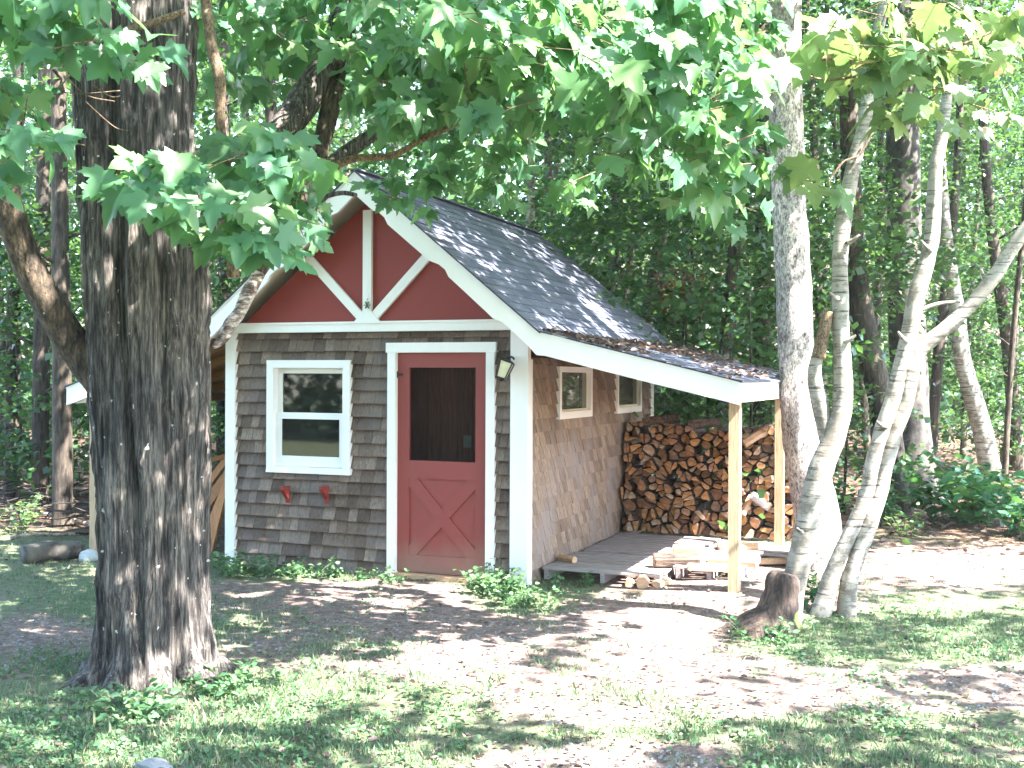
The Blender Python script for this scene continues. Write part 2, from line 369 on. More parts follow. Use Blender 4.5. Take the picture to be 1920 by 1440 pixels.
# ------------------------------------------------------------------ mesh builder
def unit(v):
    v = np.asarray(v, float)
    return v / (np.linalg.norm(v) + 1e-12)
class MB:
    def __init__(self): self.v = []; self.f = []; self.mi = []
    def poly(self, pts, faces, mi=0):
        b = len(self.v)
        self.v += [tuple(map(float, q)) for q in pts]
        for f in faces:
            self.f.append([b + i for i in f]); self.mi.append(mi)
    def box(self, x0, x1, y0, y1, z0, z1, mi=0):
        self.frame((x0, y0, z0), (x1 - x0, 0, 0), (0, y1 - y0, 0), (0, 0, z1 - z0), mi)
    def frame(self, o, a, b, c, mi=0):
        o, a, b, c = map(np.array, (o, a, b, c)); o = o.astype(float)
        if np.dot(np.cross(a, b), c) < 0: a, b = b, a
        P = [o, o + a, o + a + b, o + b, o + c, o + a + c, o + a + b + c, o + b + c]
        self.poly(P, [(0, 3, 2, 1), (4, 5, 6, 7), (0, 1, 5, 4), (1, 2, 6, 5), (2, 3, 7, 6), (3, 0, 4, 7)], mi)
    def bar(self, p, q, wd, th, up=(0, 0, 1), mi=0):
        p = np.array(p, float); q = np.array(q, float); d = unit(q - p)
        s = unit(np.cross(d, up)); u = unit(np.cross(s, d))
        self.frame(p - s * wd / 2 - u * th / 2, q - p, s * wd, u * th, mi)
    def prism(self, pts2, y0, y1, mi=0):           # polygon in XZ, extruded along Y
        k = len(pts2)
        P = [(x, y0, z) for x, z in pts2] + [(x, y1, z) for x, z in pts2]
        ar = sum(pts2[i][0] * pts2[(i + 1) % k][1] - pts2[(i + 1) % k][0] * pts2[i][1] for i in range(k))
        F = [tuple(range(k)), tuple(range(2 * k - 1, k - 1, -1))] + [((i + 1) % k, i, k + i, k + (i + 1) % k) for i in range(k)]
        if ar < 0: F = [tuple(reversed(f)) for f in F]
        self.poly(P, F, mi)
    def tube(self, pts, rad, seg=10, sub=5, bark=0.0, seed=0, mi=0, squash=1.0):
        pts = np.array(pts, float); rad = np.array(rad, float)
        if sub > 1 and len(pts) > 2:
            P = [pts[0]] ; Rr = [rad[0]]
            for i in range(len(pts) - 1):
                a = pts[max(i - 1, 0)]; b = pts[i]; c = pts[i + 1]; d = pts[min(i + 2, len(pts) - 1)]
                for k in range(1, sub + 1):
                    t = k / sub
                    P.append(0.5 * ((2 * b) + (c - a) * t + (2 * a - 5 * b + 4 * c - d) * t * t + (3 * b - a - 3 * c + d) * t ** 3))
                    Rr.append(rad[i] * (1 - t) + rad[i + 1] * t)
            pts = np.array(P); rad = np.array(Rr)
        n_ = len(pts)
        T = np.gradient(pts, axis=0); T /= (np.linalg.norm(T, axis=1)[:, None] + 1e-12)
        ref = np.array([0, 0, 1.0]) if abs(T[0][2]) < 0.9 else np.array([1.0, 0, 0])
        s = unit(np.cross(T[0], ref)); V = []
        arc = np.concatenate([[0], np.cumsum(np.linalg.norm(np.diff(pts, axis=0), axis=1))])
        th = np.arange(seg) / seg * 2 * math.pi
        for i in range(n_):
            s = unit(s - T[i] * np.dot(s, T[i])); u_ = np.cross(T[i], s)
            rr = np.full(seg, rad[i])
            if bark:
                a = th / (2 * math.pi)
                nn = vnoise(np.cos(th) * 2.2 + seed, arc[i] * 3 + np.sin(th) * 2.2, seed) - 0.5
                n2_ = vnoise(np.cos(th) * 7 + seed, arc[i] * 9 + np.sin(th) * 7, seed + 3) - 0.5
                rr = rr * (1 + bark * (nn * 1.3 + n2_))
            V.append(pts[i] + np.outer(np.cos(th) * rr, s) + np.outer(np.sin(th) * rr * squash, u_))
        b = len(self.v)
        self.v += [tuple(q) for q in np.concatenate(V)]
        for i in range(n_ - 1):
            for j in range(seg):
                j2 = (j + 1) % seg
                self.f.append([b + i * seg + j, b + i * seg + j2, b + (i + 1) * seg + j2, b + (i + 1) * seg + j]); self.mi.append(mi)
        self.f.append([b + j for j in range(seg)][::-1]); self.mi.append(mi)
        self.f.append([b + (n_ - 1) * seg + j for j in range(seg)]); self.mi.append(mi)
    def mesh(self, name, mats, smooth=False):
        me = bpy.data.meshes.new(name)
        me.from_pydata(self.v, [], self.f)
        for m in mats: me.materials.append(m)
        if len(mats) > 1: me.polygons.foreach_set('material_index', self.mi)
        if smooth: me.polygons.foreach_set('use_smooth', [True] * len(self.f))
        me.update()
        return me
def tag(o, label=None, cat=None, group=None, kind=None):
    if label: o['label'] = label
    if cat: o['category'] = cat
    if group: o['group'] = group
    if kind: o['kind'] = kind
    return o
def empty(name, loc, label, cat, group=None):
    o = bpy.data.objects.new(name, None)
    o.empty_display_size = 0.3
    C.objects.link(o); o.location = tuple(map(float, loc))
    return tag(o, label, cat, group)
def put(name, me, parent=None):                    # mesh in world coordinates
    o = bpy.data.objects.new(name, me)
    C.objects.link(o)
    if parent is not None:
        o.parent = parent
        q = parent; off = Vector((0, 0, 0))
        while q is not None: off += q.location; q = q.parent
        o.location = -off
    return o
def obj(name, mb, mats, parent=None, smooth=False):
    if not isinstance(mats, (list, tuple)): mats = [mats]
    return put(name, mb.mesh(name, mats, smooth), parent)

# leaf templates: (x side, y along, z up), faces
def maple_template():
    h = [(0.0, 0.0), (0.12, -0.05), (0.34, -0.07), (0.30, 0.07), (0.36, 0.13), (0.60, 0.22), (0.53, 0.31), (0.62, 0.50), (0.44, 0.46),
         (0.38, 0.52), (0.22, 0.46), (0.27, 0.64), (0.19, 0.66), (0.14, 0.80)]
    rt = h[1:] ; out = [(0.0, 0.02)] + rt + [(0.0, 1.0)] + [(-x, y) for x, y in reversed(rt)]
    P = [(0.0, 0.30, 0.03)]
    for x, y in out:
        rr = math.hypot(x, y - 0.3)
        P.append((x, y, 0.03 - 0.22 * rr * rr + 0.10 * abs(x)))
    k = len(out)
    return np.array(P), [(0, 1 + i, 1 + (i + 1) % k) for i in range(k)]
def bend(tpl, curl, fold, twist):
    P, Fc = tpl; Q = P.copy()
    Q[:, 2] += curl * (Q[:, 1] - 0.3) ** 2 * np.sign(Q[:, 1] - 0.3) + fold * np.abs(Q[:, 0]) + twist * Q[:, 0] * (Q[:, 1] - 0.3)
    Q[:, 0] *= 1 + 0.15 * twist
    return Q, Fc
def simple_template():
    out = [(0, 0), (0.35, -0.05), (0.58, 0.35), (0.25, 0.5), (0, 1), (-0.25, 0.5), (-0.58, 0.35), (-0.35, -0.05)]
    P = [(x, y, -0.25 * (x * x + (y - 0.3) ** 2)) for x, y in out]
    return np.array(P), [(0, 1, 2, 3), (0, 3, 4, 5), (0, 5, 6, 7)]
def quad_template():
    return np.array([(0, 0, 0), (0.42, 0.5, 0.07), (0, 1, -0.06), (-0.42, 0.5, 0.07)]), [(0, 1, 2, 3)]
def oval_template():
    return np.array([(0, 0, 0), (0.25, 0.25, 0.05), (0.28, 0.6, 0.04), (0, 1, -0.1), (-0.28, 0.6, 0.04), (-0.25, 0.25, 0.05)]), [(0, 1, 2, 3), (0, 3, 4, 5)]
def blade_template():
    return np.array([(-0.05, 0, 0), (0.05, 0, 0), (0.035, 0.55, 0.06), (0.0, 1.0, 0.28), (-0.035, 0.55, 0.06)]), [(0, 1, 2, 4), (4, 2, 3)]
TM, TS, TQ, TO, TB = maple_template(), simple_template(), quad_template(), oval_template(), blade_template()
def norm_rows(a): return a / (np.linalg.norm(a, axis=1)[:, None] + 1e-9)
def leaf_arrays(cen, tip, nor, size, tpl):
    P, Fc = tpl
    tip = norm_rows(tip); side = norm_rows(np.cross(tip, nor)); nor = np.cross(side, tip)
    s = np.asarray(size)[:, None, None]
    V = cen[:, None, :] + s * (P[None, :, 0:1] * side[:, None, :] + P[None, :, 1:2] * tip[:, None, :] + P[None, :, 2:3] * nor[:, None, :])
    return V.reshape(-1, 3), len(P), Fc, len(cen)
def leaf_mesh(name, parts, mats, smooth=False):    # parts: list of (arrays, material index)
    Vs, loops, starts, totals, mi = [], [], [], [], []
    off = 0; ls = 0
    for (V, k, Fc, N), m_i in parts:
        Vs.append(V)
        for f in Fc:
            a = (np.arange(N)[:, None] * k + np.array(f)[None, :] + off)
            loops.append(a.reshape(-1)); starts.append(ls + np.arange(N) * len(f)); totals.append(np.full(N, len(f)))
            mi.append(np.full(N, m_i)); ls += N * len(f)
        off += len(V)
    V = np.concatenate(Vs).astype(np.float32); L = np.concatenate(loops).astype(np.int32)
    S = np.concatenate(starts).astype(np.int32); I = np.concatenate(mi).astype(np.int32)
    me = bpy.data.meshes.new(name)
    me.vertices.add(len(V)); me.vertices.foreach_set('co', V.reshape(-1))
    me.loops.add(len(L)); me.loops.foreach_set('vertex_index', L)
    me.polygons.add(len(S)); me.polygons.foreach_set('loop_start', S)
    me.polygons.foreach_set('material_index', I)
    if smooth: me.polygons.foreach_set('use_smooth', np.ones(len(S), bool))
    for m in mats: me.materials.append(m)
    me.update(calc_edges=True); me.validate()
    return me
def rand_dirs(N, zlo=-1, zhi=1, rng=RNG):
    a = rng.uniform(0, 2 * math.pi, N); z = rng.uniform(zlo, zhi, N); r = np.sqrt(np.clip(1 - z * z, 0, 1))
    return np.stack([r * np.cos(a), r * np.sin(a), z], 1)

# ------------------------------------------------------------------ ground
def ground_h(x, y):
    x = np.asarray(x, float); y = np.asarray(y, float)
    h = 0.05 * (vnoise(x * 0.7, y * 0.7, 1) - 0.5) + 0.02 * (vnoise(x * 2.6, y * 2.6, 2) - 0.5) + 0.008 * (vnoise(x * 9, y * 9, 3) - 0.5)
    ins = np.clip(np.maximum(np.abs(x + 1.57) - 3.7, np.abs(y - 2.2) - 2.9) / 0.8, 0, 1)
    h = h * ins - 0.015 * (1 - ins)
    h = h + 0.0 * np.exp(-((x + 0.95) ** 2 + (y + 3.7) ** 2) / 0.45)
    h = h + 0.10 * np.exp(-(((x - 1.95) / 0.75) ** 2 + ((y - 0.25) / 0.7) ** 2))
    far = np.clip(y - 12, 0, 200)
    h = h + 0.018 * far + 0.25 * (vnoise(x * 0.25, y * 0.25, 5) - 0.5) * np.clip(far / 8, 0, 1)
    h = h + 0.0022 * np.clip(y - 34, 0, 90) ** 2
    return h
def grassy(px, py, x, y):
    """how grassy the ground is (1) against bare earth (0)"""
    g = np.full(np.shape(px), 0.62)
    def ell(cx, cy, rx, ry, v):
        nonlocal g
        k = np.clip(1.4 - np.sqrt(((px - cx) / rx) ** 2 + ((py - cy) / ry) ** 2), 0, 1)
        k = np.clip(k / 0.7, 0, 1)
        g = g * (1 - k) + v * k
    ell(1000, 1200, 420, 70, 0.12)
    ell(620, 1120, 260, 40, 0.30)
    ell(1150, 1290, 350, 60, 0.25)
    ell(1700, 1290, 330, 45, 0.35)
    ell(560, 1230, 200, 45, 0.42)
    ell(1180, 1430, 250, 40, 0.30)
    ell(60, 1200, 170, 40, 0.35)
    ell(1250, 1060, 230, 40, 0.15)
    ell(300, 1370, 330, 60, 0.95)
    ell(640, 1330, 250, 50, 0.80)
    ell(1720, 1200, 300, 40, 0.9)
    ell(1000, 1110, 110, 40, 0.9)
    ell(560, 1065, 180, 22, 0.85)
    ell(1750, 1420, 300, 60, 0.6)
    ell(1780, 1062, 340, 40, 0.22)  # sunlit strip given pale bare earth so its colour reads whiter
    ell(1330, 1130, 260, 26, 0.22)  # bare earth here too, sunlight put into the paler ground colour
    return g
gx = np.unique(np.concatenate([np.linspace(-90, -12, 40), np.linspace(-12, 12, 300), np.linspace(12, 90, 40)]))
gy = np.unique(np.concatenate([np.linspace(-70, -10, 40), np.linspace(-10, 10, 260), np.linspace(10, 30, 70), np.linspace(30, 130, 50)]))
XX, YY = np.meshgrid(gx, gy)
ZZ = ground_h(XX, YY)
nx, ny = len(gx), len(gy)
V = np.stack([XX, YY, ZZ], -1).reshape(-1, 3)
ii = (np.arange(ny - 1)[:, None] * nx + np.arange(nx - 1)[None, :]).reshape(-1)
L = np.stack([ii, ii + 1, ii + nx + 1, ii + nx], 1)
me = bpy.data.meshes.new('ground')
me.vertices.add(len(V)); me.vertices.foreach_set('co', V.reshape(-1).astype(np.float32))
me.loops.add(L.size); me.loops.foreach_set('vertex_index', L.reshape(-1).astype(np.int32))
me.polygons.add(len(L)); me.polygons.foreach_set('loop_start', (np.arange(len(L)) * 4).astype(np.int32))
me.polygons.foreach_set('use_smooth', np.ones(len(L), bool))
me.update(calc_edges=True)
me.materials.append(MT['ground'])
px, py, dd = proj(V)
inview = (dd > 1.5)
gr = np.where(inview, grassy(px, py, V[:, 0], V[:, 1]), 0.85)
fo = np.clip((V[:, 1] - 3.4 - 0.35 * V[:, 0] * (V[:, 0] > 0) * 0 + 1.2 * (vnoise(V[:, 0], V[:, 1], 9) - 0.5)) / 1.5, 0, 1)
fo = np.where(V[:, 0] < -3.6, np.clip((V[:, 1] - 0.3) / 1.0, 0, 1), fo)
a = me.attributes.new('grassy', 'FLOAT', 'POINT'); a.data.foreach_set('value', gr.astype(np.float32))
a = me.attributes.new('forest', 'FLOAT', 'POINT'); a.data.foreach_set('value', fo.astype(np.float32))
g_o = put('ground', me); g_o['kind'] = 'structure'

# ------------------------------------------------------------------ the shed
XM = -1.571           # ridge line
D = 4.30              # wall depth
YF, YB = -0.30, 4.62  # roof front and back
shed = empty('garden_shed', (XM, 2.1, 0), 'small shingled shed with red gable, white trim and lean-to roofs on both sides', 'shed')
def pl(px, py, y): P = onplane(px, py, 1, y); return (P[0], P[2])
XEL, ZEL = -4.95, 1.715
def mir(q):
    if q[0] > XK + 0.02:
        t = (q[0] - XK) / (XE - XK); return ((2 * XM - XK) * (1 - t) + XEL * t, q[1] - (ZE - ZEL) * t)
    return (2 * XM - q[0], q[1])

DL, DR, DT, DB = -1.273, -0.364, 2.06, 0.03
WL, WR, WT, WB = -2.683, -1.757, 1.995, 0.906
Z_BEAM = 2.262
def shingle_course(mb, origin, along, outn, length, z0, h, holes, wmin, wmax, rnd, top=None, thick=0.021):
    """one row of shingles: wedge boxes, thicker at the butt"""
    s = -rnd.uniform(0, wmax)
    while s < length:
        wd = rnd.uniform(wmin, wmax); a = max(s, 0); b = min(s + wd - 0.004, length); s += wd
        segs = [(a, b)] if b - a > 0.012 else []
        for (ha, hb, hz0, hz1) in holes:
            if z0 + h * 0.5 > hz0 and z0 + h * 0.5 < hz1:
                ns = []
                for (u0, u1) in segs:
                    if u1 <= ha or u0 >= hb: ns.append((u0, u1)); continue
                    if u0 < ha - 0.01: ns.append((u0, ha))
                    if u1 > hb + 0.01: ns.append((hb, u1))
                segs = ns
        for (u0, u1) in segs:
            lo = z0 - rnd.uniform(-0.003, 0.004); zt = z0 + h * 1.12
            if top is not None: zt = min(zt, top - 0.001)
            t0 = thick + rnd.uniform(-0.003, 0.004); t1 = 0.003
            o = np.array(origin, float); al = np.array(along, float); on = np.array(outn, float)
            A = o + al * u0; B = o + al * u1
            P = [A + [0, 0, lo], B + [0, 0, lo], B + on * t0 + [0, 0, lo], A + on * t0 + [0, 0, lo],
                 A + [0, 0, zt], B + [0, 0, zt], B + on * t1 + [0, 0, zt], A + on * t1 + [0, 0, zt]]
            F_ = [(0, 3, 2, 1), (4, 5, 6, 7), (0, 1, 5, 4), (1, 2, 6, 5), (2, 3, 7, 6), (3, 0, 4, 7)]
            if np.dot(np.cross(al, on), [0, 0, 1]) < 0: F_ = [tuple(reversed(f)) for f in F_]
            mb.poly(P, F_, 0)
rn = random.Random(5)
def sheath(mb, x0, x1, z0, z1, holes, y0, y1):     # panel in XZ cut round openings
    xs = sorted({x0, x1} | {v for h in holes for v in h[:2]}); zs = sorted({z0, z1} | {v for h in holes for v in h[2:]})
    for i in range(len(xs) - 1):
        for j in range(len(zs) - 1):
            cx, cz = (xs[i] + xs[i + 1]) / 2, (zs[j] + zs[j + 1]) / 2
            if any(h[0] < cx < h[1] and h[2] < cz < h[3] for h in holes): continue
            mb.box(xs[i], xs[i + 1], y0, y1, zs[j], zs[j + 1], 1)
mb = MB()
holesF = [(DL, DR, -0.2, DT), (WL + 0.05, WR - 0.05, WB + 0.05, WT - 0.05)]
sheath(mb, -3.14, 0, -0.1, 2.30, holesF, 0.0, 0.09)
hf = [(a + 3.14, b + 3.14, c, d) for a, b, c, d in [(DL - 0.08, DR + 0.08, -1, DT + 0.03), (WL + 0.02, WR - 0.02, WB + 0.02, WT - 0.02)]]
z = -0.02; ex = 0.1235
while z < 2.262:
    shingle_course(mb, (-3.14, 0, 0), (1, 0, 0), (0, -1, 0), 3.14, z, ex, hf, 0.08, 0.17, rn, 2.27, 0.052)
    z += ex
obj('shingle_wall', mb, [MT['shf'], MT['dark']], shed)['label'] = 'grey weathered shingled front wall'
mb = MB()
SW = [(0.777, 1.80, 1.438, 1.946), (2.72, 3.745, 1.438, 1.946)]
for (y0, y1, z0, z1) in [(0.0905, SW[0][0] + 0.04, -0.1, 2.02), (SW[0][0] + 0.04, SW[0][1] - 0.04, -0.1, SW[0][2] + 0.04), (SW[0][0] + 0.04, SW[0][1] - 0.04, SW[0][3] - 0.04, 2.02),
                         (SW[0][1] - 0.04, SW[1][0] + 0.04, -0.1, 2.02), (SW[1][0] + 0.04, SW[1][1] - 0.04, -0.1, SW[1][2] + 0.04), (SW[1][0] + 0.04, SW[1][1] - 0.04, SW[1][3] - 0.04, 2.02), (SW[1][1] - 0.04, D, -0.1, 2.02)]:
    mb.box(-0.09, 0.0, y0, y1, z0, z1, 1)
hs = [(a + 0.02, b - 0.02, c + 0.02, d - 0.02) for a, b, c, d in SW]
z = -0.02
while z < 2.0:
    shingle_course(mb, (0, 0.0, 0), (0, 1, 0), (1, 0, 0), D, z, 0.1235, hs, 0.06, 0.15, rn, 2.02, 0.034)
    z += 0.1235
obj('shingle_wall', mb, [MT['shs'], MT['dark']], shed)['label'] = 'brown shingled side wall under the lean-to'
mb = MB()
mb.box(-3.14, -3.05, 0.0905, D, -0.1, 2.02, 1)
z = -0.02
while z < 2.0:
    shingle_course(mb, (-3.14, 0, 0), (0, 1, 0), (-1, 0, 0), D, z, 0.1235, [], 0.08, 0.17, rn, 2.02); z += 0.1235
mb.box(-3.14, 0, D, D + 0.09, -0.1, 2.30, 1)
mb.prism([(-3.14, 2.30), (0, 2.30), (XM, 3.55)], D, D + 0.09, 1)
z = -0.02
while z < 2.25:
    shingle_course(mb, (-3.14, D + 0.09, 0), (1, 0, 0), (0, 1, 0), 3.14, z, 0.1235, [], 0.08, 0.17, rn, 2.3); z += 0.1235
obj('shingle_wall', mb, [MT['shs'], MT['dark']], shed)['label'] = 'shingled far walls of the shed'
# inside
mb = MB()
mb.box(-3.04, -0.1, 0.1, D - 0.01, -0.06, 0.02)
x = -3.04
while x < -0.1:
    wd = rn.uniform(0.12, 0.2); mb.box(x, min(x + wd - 0.006, -0.1), 0.85, 0.87 + rn.uniform(0, 0.006), 0.02, 2.25); x += wd
obj('inner_planking', mb, MT['inner'], shed)
mb = MB(); P = onplane(876, 828, 1, 0.84)
mb.box(P[0] - 0.04, P[0] + 0.04, 0.835, 0.85, P[2] - 0.06, P[2] + 0.06)
mb.box(P[0] - 0.015, P[0] + 0.015, 0.827, 0.835, P[2] + 0.012, P[2] + 0.04); mb.box(P[0] - 0.015, P[0] + 0.015, 0.827, 0.835, P[2] - 0.04, P[2] - 0.012)
obj('wall_socket', mb, MT['plastic'], shed)

# red gable panel, beam, king post, braces
def roof_under(x):                                  # underside of roof at wall
    return 3.50 - abs(x - XM) * 0.825
mb = MB()
mb.prism([(-3.12, 2.33), (-0.02, 2.33), (-0.12, roof_under(-0.12)), (XM, roof_under(XM)), (-3.02, roof_under(-3.02))], -0.045, 0.05)
obj('gable_panel', mb, MT['red'], shed)
mb = MB(); mb.box(-3.16, -0.005, -0.095, -0.004, Z_BEAM, Z_BEAM + 0.075); mb.box(-3.16, -0.005, -0.108, -0.004, Z_BEAM + 0.0755, Z_BEAM + 0.095)
obj('gable_beam', mb, MT['white'], shed)
mb = MB()
K0 = pl(690, 600, -0.05)
mb.box(XM - 0.045, XM + 0.045, -0.082, -0.046, Z_BEAM + 0.0955, 3.40)
mb.prism([(XM - 0.13, 2.358), (XM + 0.13, 2.358), (XM + 0.045, 2.46), (XM - 0.045, 2.46)], -0.086, -0.047)
obj('king_post', mb, MT['white'], shed)
for s in (-1, 1):
    mb = MB()
    a = np.array([XM + s * 0.07, 2.40]); b = np.array([XM + s * 0.66, 2.985])
    dr = unit(b - a); pn = np.array([-dr[1], dr[0]]) * 0.043
    mb.prism([tuple(a - pn), tuple(b - pn), tuple(b + pn), tuple(a + pn)], -0.078, -0.0465)
    obj('gable_brace', mb, MT['white'], shed)
# rake boards from the gable outline
outer = [pl(662, 323, YF), pl(1010, 622, YF), pl(1387, 716, YF)]
XK, XE, ZE = outer[1][0], outer[2][0], outer[2][1]
outer[0] = (XM, outer[0][1])
inner = [(1387, 759), (1200, 713), (1022, 667), (1007, 666), (990, 647), (940, 602), (925, 597), (912, 584), (842, 519), (836, 506), (824, 496), (806, 489), (728, 421), (722, 408), (712, 399), (700, 395)]
innerP = [pl(a, b, YF) for a, b in inner]
apex_in = (XM, innerP[-1][1] + (innerP[-1][0] - XM) * 0.85)
rake = outer + innerP + [apex_in]
ZR, ZK, ZE = outer[0][1], outer[1][1], outer[2][1]
XK, XE = outer[1][0], outer[2][0]
for s in (1, -1):
    mb = MB()
    pts = rake if s == 1 else [mir(q) for q in rake]
    k = len(pts); cut = [0, 1, 2]
    mb.prism(pts, YF - 0.015, YF + 0.02)
    o = obj('rake_board', mb, MT['white'], shed)
    mb = MB()                                       # drip strip on top
    ed = outer if s == 1 else [mir(q) for q in outer]
    for i in range(2):
        a = np.array([ed[i][0], YF - 0.022, ed[i][1] - 0.02]); b = np.array([ed[i + 1][0], YF - 0.022, ed[i + 1][1] - 0.02])
        mb.frame(a, b - a, (0, 0.006, 0), (0, 0, 0.032))
    obj('drip_strip', mb, MT['white'], o)
# eave fascias
for s in (1, -1):
    mb = MB()
    xe, ze = (XE, ZE) if s == 1 else (XEL, ZEL)
    mb.box(min(xe, xe - s * 0.03), max(xe, xe - s * 0.03), YF + 0.021, YB, ze - 0.165, ze - 0.005)
    obj('eave_fascia', mb, MT['white'], shed)
# roof slabs, each with raised shingle courses
def roof_plane(xa, za, xb, zb, name, seed, underm):
    """upper edge (xa,za) to lower edge (xb,zb)"""
    r_ = random.Random(seed); mb = MB()
    d = np.array([xb - xa, 0, zb - za]); Ls = np.linalg.norm(d); d = d / Ls
    nrm = np.array([-d[2], 0, d[0]]);
    if nrm[2] < 0: nrm = -nrm
    O = np.array([xa, YF - 0.03, za])
    mb.frame(O + nrm * 0.002 + np.array([0, 0.03, 0]), d * Ls, (0, YB - YF, 0), nrm * -0.02, 1)
    mb.frame(O + nrm * 0.0025, d * (Ls + 0.02), (0, YB - YF + 0.06, 0), nrm * 0.006, 0)
    e = 0.128; t = 0.0; row = 0
    while t < Ls:
        s = -r_.uniform(0, 0.3)
        while s < YB - YF + 0.06:
            wd = 0.30 + r_.uniform(-0.008, 0.008)
            a0 = max(s, 0.0); b0 = min(s + wd - 0.007, YB - YF + 0.06); s += wd
            if b0 - a0 < 0.02: continue
            ln = min(e * 1.05, Ls + 0.025 - t)
            th0, th1 = 0.009, 0.0165 + r_.uniform(-0.001, 0.004)
            A = O + d * t + np.array([0, a0, 0]); B = O + d * (t + ln) + np.array([0, a0, 0]); Y_ = np.array([0, b0 - a0, 0])
            P = [A, B, B + Y_, A + Y_, A + nrm * th0, B + nrm * th1, B + Y_ + nrm * th1, A + Y_ + nrm * th0]
            F_ = [(0, 3, 2, 1), (4, 5, 6, 7), (0, 1, 5, 4), (1, 2, 6, 5), (2, 3, 7, 6), (3, 0, 4, 7)]
            if np.dot(np.cross(B - A, Y_), nrm) < 0: F_ = [tuple(reversed(f)) for f in F_]
            mb.poly(P, F_, 0)
        t += e; row += 1
    return obj(name, mb, [MT['roof'], MT[underm]], shed)
mR = roof_plane(XM, ZR, XK, ZK, 'roof_slope', 1, 'soffit')
mL = roof_plane(XM, ZR, 2 * XM - XK, ZK, 'roof_slope', 2, 'soffit')
lR = roof_plane(XK, ZK, XE, ZE, 'lean_to_roof', 3, 'rafter')
lL = roof_plane(2 * XM - XK, ZK, XEL, ZEL, 'lean_to_roof', 4, 'rafter')
mb = MB(); mb.bar((XM, YF - 0.03, ZR + 0.022), (XM, YB + 0.03, ZR + 0.022), 0.10, 0.012)
obj('ridge_cap', mb, MT['roof'], shed)
# rafters and header under the lean-tos
for s in (1, -1):
    for y in [0.15, 0.75, 1.35, 1.95, 2.55, 3.15, 3.75, 4.35]:
        mb = MB()
        xk = XK - 0.25 if s == 1 else 2 * XM - XK + 0.25; xe, ze = (XE - 0.04, ZE) if s == 1 else (XEL + 0.04, ZEL)
        sl_ = (ZE - ZK) / (XE - XK)
        mb.bar((xk, y, ZK + 0.25 * -sl_ - 0.07), (xe, y, ze - 0.065), 0.04, 0.09)
        obj('rafter', mb, MT['rafter'], shed)
    mb = MB(); xe, ze = (1.862, ZE) if s == 1 else (XEL + 0.10, ZEL)
    mb.box(xe - 0.04, xe + 0.04, 0.0, 4.5, ze - 0.175, ze - 0.09)
    obj('lean_to_beam', mb, MT['rafter'], shed)
    for y in (0.0, 2.5, 4.42):
        mb = MB(); mb.box(xe - 0.045, xe + 0.045, y - 0.045, y + 0.045, -0.15, ze - 0.176)
        obj('post', mb, MT['post'], shed)
# corner boards
for (x0, x1, y0, y1) in [(-0.122, 0.045, -0.072, 0.0), (0.0, 0.045, 0.0005, 0.05), (-3.165, -3.055, -0.072, 0.0), (-3.17, -3.14, 0.0005, 0.07), (0.0, 0.03, D - 0.06, D + 0.09)]:
    mb = MB(); zt = 2.2615 if (y1 <= 0 and x0 < 0) else 2.0
    mb.box(x0, x1, y0, y1, -0.03, zt); obj('corner_board', mb, MT['white'], shed)
# front window
wf = MB()
for (x0, x1, z0, z1) in [(WL, WL + 0.075, WB, WT), (WR - 0.075, WR, WB, WT), (WL + 0.075, WR - 0.075, WT - 0.075, WT), (WL + 0.075, WR - 0.075, WB, WB + 0.06)]:
    wf.box(x0, x1, -0.074, 0.07, z0, z1)
for (x0, x1, z0, z1) in [(WL + 0.02, WL + 0.0751, WB + 0.02, WT - 0.02)]:
    pass
win = obj('window', wf, MT['white'], shed); win['label'] = 'double-hung white window on the front wall'
wm = (WB + WT) / 2 + 0.01
def sash(x0, x1, z0, z1, y, b, bb):
    mb = MB()
    mb.box(x0, x0 + b, y, y + 0.03, z0, z1); mb.box(x1 - b, x1, y, y + 0.03, z0, z1)
    mb.box(x0 + b, x1 - b, y, y + 0.03, z1 - b, z1); mb.box(x0 + b, x1 - b, y, y + 0.03, z0, z0 + bb)
    obj('sash', mb, MT['white'], win)
    mb = MB(); mb.box(x0 + b - 0.003, x1 - b + 0.003, y + 0.012, y + 0.018, z0 + bb - 0.003, z1 - b + 0.003)
    obj('pane', mb, MT['glass'], win)
sash(WL + 0.077, WR - 0.077, wm - 0.02, WT - 0.077, 0.012, 0.05, 0.045)
sash(WL + 0.077, WR - 0.077, WB + 0.062, wm + 0.028, -0.022, 0.062, 0.10)
mb = MB(); mb.box(WL, WR, -0.082, -0.0745, WB, WB + 0.022); obj('sill', mb, MT['white'], win)
# side windows
for (y0, y1, z0, z1) in SW:
    mb = MB(); b = 0.055
    mb.box(-0.05, 0.05, y0, y0 + b, z0, z1); mb.box(-0.05, 0.05, y1 - b, y1, z0, z1)
    mb.box(-0.05, 0.05, y0 + b, y1 - b, z1 - b, z1); mb.box(-0.05, 0.05, y0 + b, y1 - b, z0, z0 + b + 0.015)
    wi = obj('window', mb, MT['white'], shed); wi['label'] = 'small awning window in the side wall'
    mb = MB(); mb.box(-0.004, 0.002, y0 + b - 0.003, y1 - b + 0.003, z0 + b + 0.012, z1 - b + 0.003); obj('pane', mb, MT['sglass'], wi)
    mb = MB(); ym = (y0 + y1) / 2; mb.box(0.0025, 0.014, y0 + b, y1 - b, z0 + b + 0.016, z0 + b + 0.035); mb.box(0.0025, 0.014, y0 + b, y0 + b + 0.02, z0 + b + 0.036, z1 - b); mb.box(0.0025, 0.014, y1 - b - 0.02, y1 - b, z0 + b + 0.036, z1 - b); obj('screen_frame', mb, MT['soffit'], wi)
